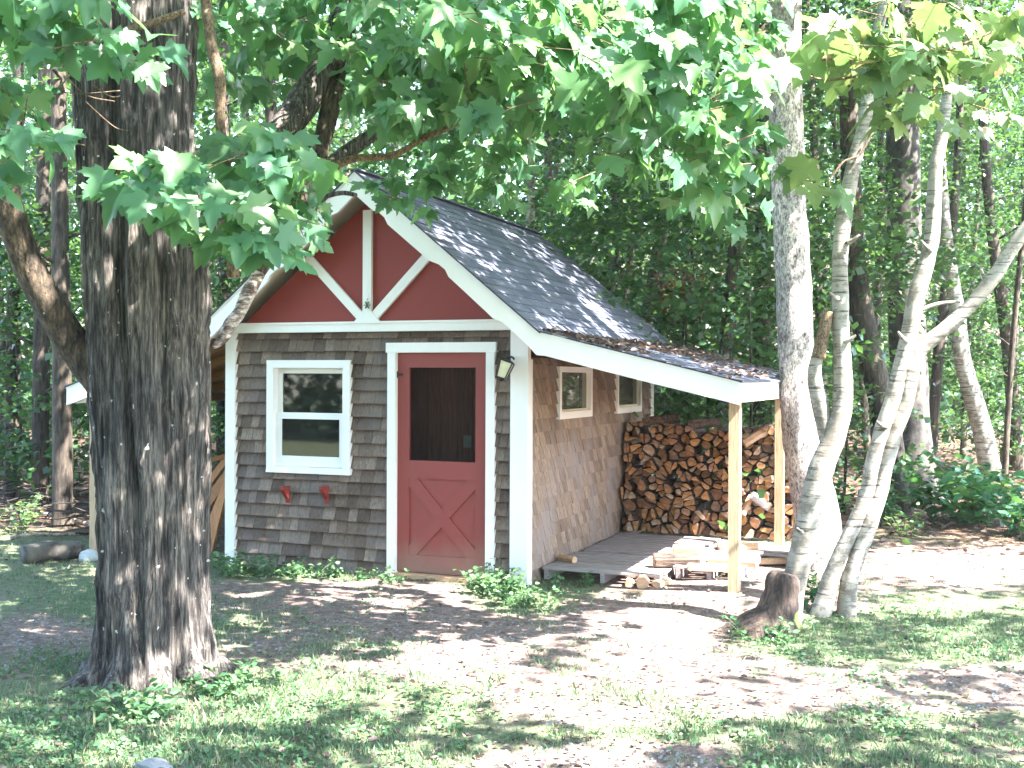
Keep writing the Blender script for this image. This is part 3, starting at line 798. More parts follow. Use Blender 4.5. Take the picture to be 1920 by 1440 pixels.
# door casing and door
mb = MB()
mb.box(DL - 0.085, DL - 0.003, -0.070, 0.03, -0.05, DT + 0.003); mb.box(DR + 0.003, DR + 0.085, -0.070, 0.03, -0.05, DT + 0.003)
mb.box(DL - 0.10, DR + 0.10, -0.074, 0.03, DT + 0.004, DT + 0.095)
obj('door_casing', mb, MT['white'], shed)
mb = MB()
mb.box(DL - 0.02, DR + 0.02, -0.11, 0.08, -0.08, DB - 0.01)
obj('threshold', mb, MT['split'], shed)
mb = MB(); st = 0.118
SO = (DL + st, DR - st, 1.065, 1.925)
mb.box(DL, DL + st, -0.02, 0.018, DB, DT); mb.box(DR - st, DR, -0.02, 0.018, DB, DT)
mb.box(DL + st, DR - st, -0.02, 0.018, SO[3], DT); mb.box(DL + st, DR - st, -0.02, 0.018, 0.90, SO[2])
mb.box(DL + st, DR - st, -0.02, 0.018, DB, 0.19)
mb.box(DL + st, DR - st, -0.003, 0.012, 0.19, 0.90)
xa, xb, za, zb = DL + st, DR - st, 0.19, 0.90
xc, zc = (xa + xb) / 2, (za + zb) / 2
def clipseg(a, b, wd):
    d = unit(np.array(b) - np.array(a)); p_ = np.array([-d[1], d[0]]) * wd / 2
    return [tuple(a - p_), tuple(b - p_), tuple(b + p_), tuple(a + p_)]
def clip_poly(poly, x0, x1, z0, z1):
    def cl(P, ins, inter):
        o = []
        for i in range(len(P)):
            a, b = P[i - 1], P[i]
            if ins(b):
                if not ins(a): o.append(inter(a, b))
                o.append(b)
            elif ins(a): o.append(inter(a, b))
        return o
    def ix(v, k): return lambda a, b: tuple(a[j] + (b[j] - a[j]) * (v - a[k]) / (b[k] - a[k]) for j in (0, 1))
    for v, k, sg in ((x0, 0, 1), (x1, 0, -1), (z0, 1, 1), (z1, 1, -1)):
        poly = cl(poly, lambda q: (q[k] - v) * sg >= 0, ix(v, k))
        if not poly: return []
    return poly
e_ = 0.05
for (a, b, yy) in [((xa - e_, za - e_ * 1.1), (xb + e_, zb + e_ * 1.1), -0.016), ((xa - e_, zb + e_ * 1.1), (xb + e_, za - e_ * 1.1), -0.0175)]:
    mb.prism(clip_poly(clipseg(np.array(a), np.array(b), 0.115), xa + 0.0005, xb - 0.0005, za + 0.0005, zb - 0.0005), yy, -0.0032)
door = obj('door', mb, MT['door'], shed); door['label'] = 'red screen door with a crossed lower panel'
mb = MB(); mb.box(SO[0] - 0.004, SO[1] + 0.004, 0.0, 0.004, SO[2] - 0.004, SO[3] + 0.004); obj('screen', mb, MT['screen'], door)
mb = MB()
for z_ in (1.86,): mb.box(DL - 0.01, DL + 0.055, -0.028, -0.0205, z_ - 0.012, z_ + 0.012); mb.tube([(DL, -0.03, z_ - 0.03), (DL, -0.03, z_ + 0.03)], [0.007, 0.007], 8, 1)
obj('hinge', mb, MT['black'], door)
# red shelf brackets
for pxx in (541, 614):
    x0 = pl(pxx, 912, -0.03)[0]
    mb = MB(); zt = pl(pxx, 911, -0.06)[1]
    P = [(-0.04, zt), (-0.15, zt), (-0.04, zt - 0.20)]
    k = [(x0 - 0.02, P[0][0], P[0][1]), (x0 - 0.02, P[1][0], P[1][1]), (x0 - 0.02, P[1][0], P[1][1] - 0.03), (x0 - 0.02, -0.055, zt - 0.13), (x0 - 0.02, -0.04, zt - 0.20)]
    k2 = [(x + 0.04, y, z) for x, y, z in k]
    mb.poly(k + k2, [(0, 1, 2, 3, 4), (9, 8, 7, 6, 5)] + [((i + 1) % 5, i, 5 + i, 5 + (i + 1) % 5) for i in range(5)])
    obj('shelf_bracket', mb, MT['red'], shed)
# small ornament hung at the foot of the king post
P = pl(688, 572, -0.105)
mb = MB()
mb.tube([(P[0], -0.083, P[1] + 0.06), (P[0], -0.102, P[1] + 0.055), (P[0], -0.102, P[1] + 0.02)], [0.003] * 3, 6, 3)
oc = np.array([P[0], -0.102, P[1]])
for k in range(6):
    a = k * math.pi / 3
    mb.bar(oc, oc + np.array([math.cos(a), 0, math.sin(a)]) * 0.035, 0.006, 0.018, (0, 1, 0))
tag(obj('hanging_ornament', mb, MT['weed']), 'small greenish star ornament hanging at the foot of the white king post', 'ornament')
# wall lantern
P = onplane(966, 676, 1, -0.05)
lan = empty('wall_lantern', (P[0], -0.05, P[2]), 'black carriage lantern tilted on its bracket beside the red door', 'lantern')
mb = MB(); mb.box(P[0] - 0.03, P[0] + 0.03, -0.05, -0.037, P[2] - 0.05, P[2] + 0.05); obj('back_plate', mb, MT['black'], lan)
mb = MB(); tip = onplane(953, 674, 1, -0.15)
mb.tube([(P[0], -0.05, P[2]), (P[0] - 0.01, -0.10, P[2] + 0.03), tuple(tip + np.array([0, 0, 0.02]))], [0.009, 0.009, 0.012], 8, 5)
obj('arm', mb, MT['black'], lan, True)
ax = unit(np.array([-0.30, -0.22, -1.0])); sx = unit(np.cross(ax, [0, 1, 0])); sy = np.cross(ax, sx)
def ringp(c, h, half, rot=0.6):
    return [c + ax * h + (sx * math.cos(rot + k * math.pi / 2) + sy * math.sin(rot + k * math.pi / 2)) * half for k in range(4)]
def frustum(mb, c, h0, r0, h1, r1):
    mb.poly(ringp(c, h0, r0) + ringp(c, h1, r1), [(3, 2, 1, 0), (4, 5, 6, 7), (0, 1, 5, 4), (1, 2, 6, 5), (2, 3, 7, 6), (3, 0, 4, 7)])
mb = MB(); frustum(mb, tip, -0.02, 0.02, 0.015, 0.035); frustum(mb, tip, 0.0155, 0.085, 0.03, 0.085); frustum(mb, tip, 0.0, 0.035, 0.0152, 0.083)
frustum(mb, tip, 0.172, 0.058, 0.19, 0.05); frustum(mb, tip, 0.1905, 0.03, 0.205, 0.01)
r1 = ringp(tip, 0.0305, 0.078); r2 = ringp(tip, 0.1715, 0.056)
for a, b in zip(r1, r2): mb.bar(a, b, 0.009, 0.009, (1, 0, 0))
obj('lantern_frame', mb, MT['black'], lan)
mb = MB(); frustum(mb, tip, 0.031, 0.072, 0.171, 0.050); obj('lamp_glass', mb, MT['lamp'], lan)

# leaf litter lying on the lean-to roof
def on_lean(N, u0, u1, rng):
    t = rng.uniform(u0, u1, N); y = rng.uniform(YF, YB, N)
    x = XK + (XE - XK) * t; z = ZK + (ZE - ZK) * t + 0.022
    return np.stack([x, y, z], 1)
rg = np.random.default_rng(3)
A = np.concatenate([on_lean(2600, 0.0, 0.45, rg), on_lean(900, 0.2, 1.0, rg)])
keep = vnoise(A[:, 0] * 4, A[:, 1] * 1.6, 21) > 0.42
A = A[keep]; A[:, 2] += rg.uniform(0, 0.018, len(A))
N = len(A); tipv = rand_dirs(N, -0.3, 0.3, rg); nv = np.array([0.22, 0, 0.97]) + rg.normal(0, 0.35, (N, 3))
lme = leaf_mesh('roof_leaf_litter', [(leaf_arrays(A, tipv, nv, rg.uniform(0.035, 0.08, N), TO), 0)], [MT['deadleaf']])
tag(put('roof_leaf_litter', lme), 'drift of dead leaves on the right lean-to roof', 'leaf litter', kind='stuff')

# ------------------------------------------------------------------ firewood
def voronoi_cells(pts, bound):
    cells = []
    for i, p in enumerate(pts):
        poly = list(bound)
        d2 = ((pts - p) ** 2).sum(1); order = np.argsort(d2)[1:22]
        for j in order:
            q = pts[j]; mid = (p + q) / 2; nn = q - p; o = []
            f = lambda a: (a[0] - mid[0]) * nn[0] + (a[1] - mid[1]) * nn[1]
            for k in range(len(poly)):
                a, b = poly[k - 1], poly[k]; fa, fb = f(a), f(b)
                if (fa <= 0) != (fb <= 0):
                    t = fa / (fa - fb); o.append((a[0] + (b[0] - a[0]) * t, a[1] + (b[1] - a[1]) * t))
                if fb <= 0: o.append(b)
            poly = o
            if len(poly) < 3: break
        cells.append(poly)
    return cells
rw = random.Random(12)
def log_mesh(poly, length, mb=None, rough=True):
    """split log along Y, polygon cross section in XZ around the origin"""
    mb = MB(); k = len(poly); rings = [0.0, 0.012, length * 0.5, length]
    sc = [0.93, 1.0, 1.0 + rw.uniform(-0.04, 0.03), 0.97]
    sh = (rw.uniform(-0.01, 0.01), rw.uniform(-0.01, 0.01))
    V = []
    for y, s in zip(rings, sc):
        for x, z in poly: V.append((x * s + sh[0] * y, y, z * s + sh[1] * y))
    ar = sum(poly[i][0] * poly[(i + 1) % k][1] - poly[(i + 1) % k][0] * poly[i][1] for i in range(k))
    b = 0
    F0 = list(range(k)); F1 = [3 * k + i for i in range(k)][::-1]
    side = []
    for r_ in range(3):
        for i in range(k):
            side.append([r_ * k + (i + 1) % k, r_ * k + i, (r_ + 1) * k + i, (r_ + 1) * k + (i + 1) % k])
    if ar < 0: F0 = F0[::-1]; F1 = F1[::-1]; side = [s[::-1] for s in side]
    mb.v = V; mb.f = [F0, F1] + side; mb.mi = [0, 0] + [1] * len(side)
    return mb
YP = 2.92
bound = [(0.045, 0.105), (2.08, 0.105), (2.10, 0.75), (2.02, 1.16), (1.70, 1.33), (1.25, 1.27), (0.8, 1.31), (0.3, 1.36), (0.06, 1.33)]
def inside(p):
    c = False; k = len(bound)
    for i in range(k):
        a, b = bound[i - 1], bound[i]
        if (a[1] > p[1]) != (b[1] > p[1]) and p[0] < (b[0] - a[0]) * (p[1] - a[1]) / (b[1] - a[1]) + a[0]: c = not c
    return c
pts = []; tries = 0
while tries < 9000:
    tries += 1
    q = (rw.uniform(0.06, 2.08), rw.uniform(0.12, 1.36))
    big = rw.choice([0.088, 0.118, 0.15, 0.185]) + (0.015 if q[1] < 0.55 else 0)
    if inside(q) and all((q[0] - a) ** 2 + (q[1] - b) ** 2 * 1.5 > big ** 2 for a, b in pts): pts.append(q)
pts = np.array(pts)
cells = voronoi_cells(pts, bound)
def chaikin(P, t):
    o = []
    for j in range(len(P)):
        a, b = P[j], P[(j + 1) % len(P)]
        o.append((a[0] * (1 - t) + b[0] * t, a[1] * (1 - t) + b[1] * t)); o.append((a[0] * t + b[0] * (1 - t), a[1] * t + b[1] * (1 - t)))
    return o
def halves(P, ang, off):
    n_ = (math.cos(ang), math.sin(ang)); res = []
    for sg in (1, -1):
        o = []
        for k in range(len(P)):
            a, b = P[k - 1], P[k]; fa = (a[0] * n_[0] + a[1] * n_[1] - off) * sg; fb = (b[0] * n_[0] + b[1] * n_[1] - off) * sg
            if (fa <= 0) != (fb <= 0):
                t = fa / (fa - fb); o.append((a[0] + (b[0] - a[0]) * t, a[1] + (b[1] - a[1]) * t))
            if fb <= 0: o.append(b)
        if len(o) >= 3: res.append(o)
    return res
def area(P): return abs(sum(P[i][0] * P[(i + 1) % len(P)][1] - P[(i + 1) % len(P)][0] * P[i][1] for i in range(len(P)))) / 2
for i, poly in enumerate(cells):
    if len(poly) < 3: continue
    c = np.mean(poly, 0); P = [(a - c[0], b - c[1]) for a, b in poly]
    P = [q for j, q in enumerate(P) if math.hypot(q[0] - P[j - 1][0], q[1] - P[j - 1][1]) > 0.008]
    if len(P) < 3: continue
    kind = rw.random(); A_ = area(P)
    if A_ > 0.009 and kind < 0.75: pieces = halves(P, rw.uniform(0, 3.14), rw.uniform(-0.01, 0.01))
    elif kind < 0.35: pieces = halves(P, rw.uniform(0, 3.14), rw.uniform(0.0, 0.03))[:1]
    elif kind > 0.965: pieces = []
    else: pieces = [P]
    for Q_ in pieces:
        cq = np.mean(Q_, 0); Q_ = [(a - cq[0], b - cq[1]) for a, b in Q_]
        if area(Q_) < 0.0009: continue
        if len(pieces) == 1 and len(Q_) == len(P): Q_ = chaikin(chaikin(Q_, 0.25), 0.25)
        else: Q_ = chaikin(Q_, rw.choice([0.10, 0.16, 0.22]))
        sh = rw.uniform(0.80, 0.97); ra = rw.uniform(-0.22, 0.22)
        Q_ = [(a * sh * (1 + rw.uniform(-0.07, 0.07)), b * sh * (1 + rw.uniform(-0.07, 0.07))) for a, b in Q_]
        Q_ = [(a * math.cos(ra) - b * math.sin(ra), a * math.sin(ra) + b * math.cos(ra)) for a, b in Q_]
        me = log_mesh(Q_, 0.42).mesh('split_log', [MT['log_end'], MT['log_side']])
        o = bpy.data.objects.new('split_log', me); C.objects.link(o)
        o.location = (c[0] + cq[0], YP + rw.uniform(-0.10, 0.10) + (0.06 if c[1] > 0.75 else 0), c[1] + cq[1])
        o.rotation_euler = (rw.uniform(-0.05, 0.05), 0, rw.uniform(-0.12, 0.12))
        tag(o, 'split firewood log end-on in the stacked pile under the right lean-to', 'log', 'split logs stacked under the lean-to')
def loose_log(px, py, z, ln, rad, ang, label, mat='split', tilt=0.0, shape=0, zr=None, name='split_log'):
    P = onplane(px, py, 2, z)
    k = 7; poly = []
    for j in range(k):
        a = j / k * 2 * math.pi + 0.3
        rr = rad * (1.0 if shape == 0 else (1.15 if j % 3 == 0 else 0.8)) * rw.uniform(0.85, 1.1)
        poly.append((rr * math.cos(a), rr * math.sin(a) * (0.8 if shape else 1)))
    mbl = log_mesh(poly, ln)
    me = mbl.mesh('split_log', [MT['split'] if mat != 'split_grey' else MT['split_grey'], MT[mat] if mat != 'split' else MT['split']])
    o = bpy.data.objects.new(name, me); C.objects.link(o)
    o.location = tuple(P); o.rotation_euler = (tilt, 0, ang)
    tag(o, label, 'log', 'loose split logs on and around the pallets')
    return o
loose_log(1078, 1050, 0.13, 0.20, 0.035, R(60), 'small yellowish block of wood lying alone on the grey pallet by the wall', 'split')
loose_log(1225, 1052, 0.16, 0.42, 0.075, R(-66), 'brown split log lying half in shade in the middle of the pallets', 'log_side')
loose_log(1262, 1030, 0.17, 0.30, 0.055, R(-80), 'sunlit split log lying behind the brown one on the pallets', 'split')
loose_log(1180, 1096, 0.02, 0.10, 0.05, R(10), 'short round offcut standing leftmost at the front edge of the pallets', 'split')
loose_log(1205, 1094, 0.05, 0.16, 0.06, R(15), 'thicker sunlit round beside the short offcut at the pallet edge', 'split')
loose_log(1230, 1095, 0.05, 0.22, 0.05, R(-10), 'sunlit wedge of wood leaning at the front pallet edge', 'split', shape=1)
loose_log(1172, 1112, -0.0, 0.55, 0.028, R(-75), 'thin pale stick lying on the ground along the front pallet', 'split')
loose_log(1330, 1050, 0.15, 0.45, 0.06, R(-95), 'sunlit split log across the pallet left of the front post', 'split', shape=1)
loose_log(1345, 1027, 0.15, 0.40, 0.07, R(-70), 'sunlit thick log just left behind the front post', 'split')
loose_log(1412, 1052, 0.03, 0.40, 0.05, R(-60), 'reddish split log lying on the ground right of the front post', 'split', shape=1)
loose_log(1405, 1030, 0.05, 0.42, 0.07, R(-100), 'sunlit log lying between the two lean-to posts', 'split')
loose_log(1450, 1030, 0.05, 0.35, 0.06, R(-40), 'sunlit log lying at the foot of the rear lean-to post', 'split')
loose_log(1290, 1062, 0.15, 0.42, 0.05, R(-85), 'flat sunlit split log near the front of the pallets', 'split', shape=1)
# longer pieces on the stack
for (a, b, dy, rd, lab, mt) in [((1395, 832), (1448, 800), 2.90, 0.05, 'pale split log lying slantwise on top of the woodpile beside the rear post', 'split'),
                       ((1205, 792), (1275, 783), 3.0, 0.05, 'dark mossy log lying flat on the left top of the woodpile', 'log_side'),
                       ((1290, 795), (1350, 792), 3.0, 0.05, 'dark log lying flat on the middle top of the woodpile', 'log_side'),
                       ((1392, 965), (1408, 930), 2.80, 0.035, 'pinkish split stick standing against the woodpile between the posts', 'split'),
                       ((1410, 928), (1440, 952), 2.80, 0.045, 'grey split log lying slantwise low on the woodpile between the posts', 'split_grey')]:
    A = onplane(a[0], a[1], 1, dy); B = onplane(b[0], b[1], 1, dy + 0.12)
    mb = MB(); mb.tube([A, (A + B) / 2 + np.array([0, 0, 0.004]), B], [rd, rd * 1.05, rd * 0.92], 7, 2, 0.12, int(a[0]))
    tag(obj('split_log', mb, MT[mt]), lab, 'log', 'loose split logs on the woodpile')
# pallets
def pallet(x0, x1, y0, y1, zt, label):
    t = empty('pallet', ((x0 + x1) / 2, (y0 + y1) / 2, 0), label, 'pallet', 'wooden pallets under the lean-to')
    y = y0
    while y < y1 - 0.05:
        wd = rn.uniform(0.085, 0.115); mb = MB()
        mb.box(x0 + rn.uniform(-0.01, 0.01), x1 + rn.uniform(-0.015, 0.015), y, min(y + wd, y1), zt - 0.018, zt + rn.uniform(0, 0.004))
        obj('slat', mb, MT['grey'], t); y += wd + rn.uniform(0.03, 0.055)
    for x in (x0 + 0.02, (x0 + x1) / 2, x1 - 0.06):
        mb = MB(); mb.box(x, x + 0.04, y0, y1 - 0.02, zt - 0.105, zt - 0.0185); obj('stringer', mb, MT['grey'], t)
pallet(0.05, 1.16, 0.30, 1.42, 0.10, 'grey slatted pallet against the side wall, nearest the front')
pallet(0.06, 1.18, 1.48, 2.85, 0.095, 'grey slatted pallet against the side wall in front of the woodpile')
pallet(1.20, 1.80, 0.62, 1.9, 0.135, 'sunlit pallet beside the front lean-to post')
pallet(1.20, 2.05, 2.0, 2.88, 0.085, 'sunlit pallet at the foot of the woodpile by the rear post')
# lumber leaning under the left lean-to
for k, (a, b, yy, wd, lab) in enumerate([((397, 1035), (437, 868), 0.45, 0.035, 'orange board leaning steeply nearest the white corner board'),
                                         ((390, 1040), (430, 880), 0.60, 0.05, 'second leaning board, just behind the orange one'),
                                         ((392, 1000), (432, 900), 0.9, 0.16, 'wide brown plank leaning behind the orange boards'),
                                         ((330, 990), (432, 852), 1.1, 0.09, 'long grey-brown board leaning behind the maple trunk'),
                                         ((375, 868), (440, 851), 1.0, 0.05, 'orange board lying almost level on the leaning lumber'),
                                         ((340, 1010), (432, 885), 1.3, 0.14, 'dark rust-coloured sheet leaning on the left wall')]):
    A = onplane(a[0], a[1], 1, yy); B = onplane(b[0], b[1], 1, yy + 0.15)
    B[0] = min(B[0], -3.2)
    mb = MB(); mb.bar(A, B, wd, 0.03, (0.3, 1, 0))
    tag(obj('lumber_board', mb, MT['lumber']), lab, 'board', 'boards leaning against the left wall')

# ------------------------------------------------------------------ big maple
DM = 6.85
maple_base = at(290, 1270, DM)
maple = empty('maple_tree', (maple_base[0], maple_base[1], 0), 'big old maple with a thick furrowed trunk and lifted limbs at the left', 'tree')
ys = np.array([1330, 1295, 1265, 1200, 1100, 1000, 900, 750, 620, 500, 420, 300, 150, 0, -200, -500, -900])
cx = np.array([292, 292, 291, 290, 289, 288, 286, 281, 275, 270, 268, 249, 248, 247, 246, 250, 260])
hw = np.array([135, 122, 112, 104, 100, 98, 99, 107, 110, 114, 116, 108, 110, 112, 112, 100, 70])
yy = np.linspace(1330, -900, 420)
CX = np.interp(yy, ys[::-1], cx[::-1]); HW = np.interp(yy, ys[::-1], hw[::-1]) * 0.96
seg = 260
th = np.arange(seg) / seg * 2 * math.pi
rows = []
for y_, c_, h_ in zip(yy, CX, HW):
    ctr = at(c_, y_, DM); rad = h_ / F * DM
    z_ = ctr[2]
    a = th
    base = rad * np.ones(seg)
    flare = max(0.0, 1 - (z_ + 0.05) / 0.7) ** 2
    base *= 1 + flare * 0.13 * np.cos(5 * a + 1.0)
    c2, s2 = np.cos(a) * rad, np.sin(a) * rad
    fz = np.clip((z_ - 0.35) / 0.6, 0, 1)
    fis = np.exp(-((np.angle(np.exp(1j * (a - (-math.pi / 2 - 0.09 + 0.05 * math.sin(z_ * 2.1)))))) / 0.13) ** 2)
    base -= fz * 0.085 * fis
    fis2 = np.exp(-((np.angle(np.exp(1j * (a - (-math.pi / 2 + 0.62 + 0.06 * math.sin(z_ * 1.3 + 2)))))) / 0.10) ** 2)
    base -= fz * 0.03 * fis2
    u1 = a * 5.2 + 0.35 * np.sin(z_ * 1.7); wob = 0.5 * (vnoise(a * 3, z_ * 2.2 + 0 * a, 31) - 0.5)
    n1 = 1 - np.abs(2 * vnoise(np.mod(a * 26 / 6.2832 + wob * 2.0, 26), z_ * 1.15 + 0 * a, 41) - 1)
    n2_ = 1 - np.abs(2 * vnoise(a * 52 / 6.2832 + wob * 3, z_ * 2.6 + 0 * a, 43) - 1)
    n3_ = vnoise(a * 16, z_ * 14 + 0 * a, 47) - 0.5
    n4_ = vnoise(a * 2.2, z_ * 1.3 + 0 * a, 49) - 0.5
    base += 0.042 * (n1 ** 2 - 0.4) + 0.030 * (n2_ ** 2 - 0.35) + 0.010 * n3_ + 0.03 * n4_
    rows.append(ctr + np.outer(np.cos(a) * base, _r0) + np.outer(np.sin(a) * base, np.array([-math.sin(YAW), math.cos(YAW), 0])))
Vt = np.concatenate(rows); nr = len(rows)
mb = MB(); mb.v = [tuple(q) for q in Vt]
for i in range(nr - 1):
    for j in range(seg):
        j2 = (j + 1) % seg
        mb.f.append([i * seg + j, i * seg + j2, (i + 1) * seg + j2, (i + 1) * seg + j]); mb.mi.append(0)
obj('trunk', mb, MT['maple_bark'], maple, True)
for k_, (an, ln_, r0_) in enumerate([(-2.6, 0.36, 0.10), (-1.95, 0.30, 0.09), (-1.2, 0.34, 0.10), (-0.5, 0.40, 0.11), (0.2, 0.38, 0.10), (2.9, 0.42, 0.11)]):
    dv = np.cos(an) * _r0 + np.sin(an) * np.array([-math.sin(YAW), math.cos(YAW), 0]); b_ = np.array([maple_base[0], maple_base[1], 0.0])
    mb = MB(); mb.tube([b_ + dv * 0.17 + [0, 0, 0.34], b_ + dv * 0.27 + [0, 0, 0.10], b_ + dv * (0.22 + ln_ * 0.6) + [0, 0, -0.02], b_ + dv * (0.25 + ln_) + [0, 0, -0.09]], [r0_ * 0.7, r0_, r0_ * 0.75, r0_ * 0.3], 12, 5, 0.2, k_ + 70)
    obj('root', mb, MT['maple_bark'], maple, True)
def limb(path, par, mat, bark=0.1, seg=14, name='limb', seed=1, smooth=True):
    pts = [at(a, b, d) for a, b, d, w_ in path]; rd = [w_ / 2 / F * d * (0.97 if mat == 'birch' else 1.0) for a, b, d, w_ in path]
    mb = MB(); mb.tube(pts, rd, seg, 7, bark, seed)
    return obj(name, mb, MT[mat] if isinstance(mat, str) else mat, par, smooth)
limb([(262, 800, 6.95, 60), (205, 725, 6.85, 78), (150, 660, 6.8, 62), (95, 575, 6.7, 58), (50, 490, 6.6, 54), (22, 410, 6.5, 50), (8, 340, 6.4, 46), (-10, 250, 6.2, 44), (-60, 120, 6.0, 40), (-160, -60, 5.8, 34)], maple, 'limb_bark', 0.12, 20, seed=3)
limb([(330, 520, 7.0, 90), (385, 440, 7.15, 66), (440, 370, 7.3, 60), (510, 275, 7.6, 60), (570, 190, 7.8, 60), (625, 95, 8.0, 56), (650, 0, 8.2, 52), (670, -120, 8.4, 46), (720, -350, 8.8, 30)], maple, 'maple_bark', 0.12, 18, seed=5)
limb([(640, 60, 8.0, 44), (628, 160, 7.9, 34), (606, 260, 7.8, 32), (592, 330, 7.7, 30), (560, 400, 7.6, 28), (520, 460, 7.5, 24), (487, 512, 7.4, 21)], maple, 'limb_bark', 0.14, 12, seed=7)
limb([(487, 512, 7.4, 21), (468, 545, 7.35, 25), (450, 585, 7.3, 21), (432, 608, 7.28, 24), (418, 634, 7.25, 20), (400, 652, 7.2, 7)], maple, 'dead_bark', 0.30, 12, name='dead_branch', seed=9)
limb([(590, 340, 7.7, 34), (625, 305, 7.75, 30), (665, 275, 7.8, 26), (700, 252, 7.85, 24), (722, 242, 7.9, 16)], maple, 'maple_bark', 0.14, 12, seed=11)
limb([(606, 322, 7.7, 20), (660, 298, 7.75, 14), (735, 292, 7.8, 12), (790, 262, 7.85, 12), (850, 235, 7.9, 10), (930, 190, 8.0, 8), (1040, 130, 8.1, 6)], maple, 'light_bark', 0.12, 10, seed=13)
limb([(376, -60, 6.2, 20), (388, 20, 6.2, 20), (398, 90, 6.2, 22), (412, 150, 6.2, 22), (412, 230, 6.25, 19), (425, 310, 6.3, 18), (434, 400, 6.3, 22), (437, 520, 6.35, 24)], maple, 'light_bark', 0.10, 10, name='thin_branch', seed=15)
limb([(345, 22, 6.5, 12), (270, 48, 6.4, 14), (190, 68, 6.3, 13), (140, 72, 6.3, 8)], maple, 'light_bark', 0.12, 8, name='thin_branch', seed=17)
limb([(560, 390, 7.6, 12), (600, 372, 7.4, 10), (640, 362, 7.3, 9), (668, 366, 7.25, 8)], maple, 'maple_bark', 0.12, 8, name='thin_branch', seed=18)
rt = random.Random(4)
for (a, b, d) in [((215, 190), (130, 150), 6.1), ((225, 170), (60, 160), 6.1), ((130, 140), (60, 250), 6.1), ((240, 245), (160, 190), 6.2), ((225, 180), (175, 160), 6.0)]:
    m_ = ((a[0] + b[0]) / 2 + rt.uniform(-15, 15), (a[1] + b[1]) / 2 + rt.uniform(8, 22))
    limb([(a[0], a[1], d, 2.5), (m_[0], m_[1], d, 2.5), (b[0], b[1], d, 2)], maple, 'light_bark', 0.0, 5, name='twig')

# ---- near leaves, spray by spray
near_cen, near_tip, near_nor, near_sz = [], [], [], []
tw = MB()
def spray(px, py, d, n_, size=0.15, spread=1.0, rng=RNG, store=None):
    """a twig with n_ leaves, in world space"""
    o = at(px, py, d); ang = rng.uniform(0, 2 * math.pi)
    dirn = unit(np.array([math.cos(ang), math.sin(ang), rng.uniform(-0.45, 0.1)]))
    L_ = rng.uniform(0.25, 0.5) * spread
    c_, t_, n2, s_ = store if store is not None else (near_cen, near_tip, near_nor, near_sz)
    tw.tube([o - dirn * L_ * 0.5 + [0, 0, 0.04], o + [0, 0, 0.03], o + dirn * L_ * 0.5], [0.004, 0.003, 0.002], 4, 1)
    for k in range(n_):
        t = rng.uniform(-0.5, 0.5); p0 = o + dirn * L_ * t + np.array([0, 0, 0.03])
        out = unit(dirn * rng.uniform(0.1, 1.0) + np.cross(dirn, [0, 0, 1]) * rng.choice([-1, 1]) * rng.uniform(0.3, 1.1) + [0, 0, rng.uniform(-0.3, 0.2)])
        pet = rng.uniform(0.04, 0.11) * size / 0.15
        base = p0 + out * pet
        tip_ = unit(out + np.array([0, 0, -rng.uniform(0.25, 1.7)]))
        nn = unit(np.array([0, 0, 0.55]) + rng.normal(0, 0.38, 3) - _f * 0.55 + SUN * 0.7)
        c_.append(base); t_.append(tip_); n2.append(nn); s_.append(size * rng.choice([rng.uniform(0.5, 0.9), rng.uniform(0.9, 1.45), rng.uniform(0.9, 1.45)]))
        tw.tube([p0, base], [0.0015, 0.0012], 3, 1)
# (x0, y0, x1, y1, depth range, number of twigs, leaf size)
regions = [(225, 245, 420, 440, 5.4, 6.0, 9, 0.155), (400, 250, 560, 470, 5.6, 6.3, 17, 0.155), (540, 330, 600, 450, 6.2, 6.6, 4, 0.14), (350, 400, 420, 460, 5.8, 6.2, 2, 0.14),
           (180, 85, 290, 130, 5.4, 5.8, 2, 0.15),
           (-40, 225, 110, 340, 5.0, 5.8, 7, 0.15),
           (-60, -40, 150, 120, 4.8, 6.2, 13, 0.16),
           (-40, 150, 50, 215, 5.4, 6.0, 3, 0.15),
           (350, -60, 640, 90, 6.8, 9.0, 34, 0.155), (380, 100, 500, 190, 7.0, 9.0, 7, 0.15), (560, 120, 640, 200, 8.4, 9.2, 3, 0.14),
           (640, -60, 1020, 110, 6.2, 8.6, 52, 0.155), (650, 100, 1040, 230, 6.4, 9.0, 50, 0.155),
           (880, -40, 1240, 220, 5.8, 8.6, 62, 0.155), (1150, -60, 1430, 200, 5.8, 8.2, 52, 0.155),
           (1120, 190, 1400, 300, 6.4, 8.2, 26, 0.155), (1230, 280, 1400, 385, 6.8, 8.0, 11, 0.155), (1340, 240, 1430, 330, 6.4, 7.4, 5, 0.155),
           (740, 220, 980, 310, 8.3, 9.6, 22, 0.135), (700, 290, 960, 385, 8.4, 9.2, 13, 0.12), (920, 290, 1120, 380, 8.4, 9.6, 8, 0.12),
           (1330, 410, 1370, 450, 7.6, 7.8, 1, 0.13), (1270, 380, 1330, 410, 7.4, 7.8, 1, 0.13)]
for (x0, y0, x1, y1, d0, d1, k, sz) in regions:
    for i in range(k):
        spray(RNG.uniform(x0, x1), RNG.uniform(y0, y1), RNG.uniform(d0, d1), int(RNG.integers(5, 9)), sz)
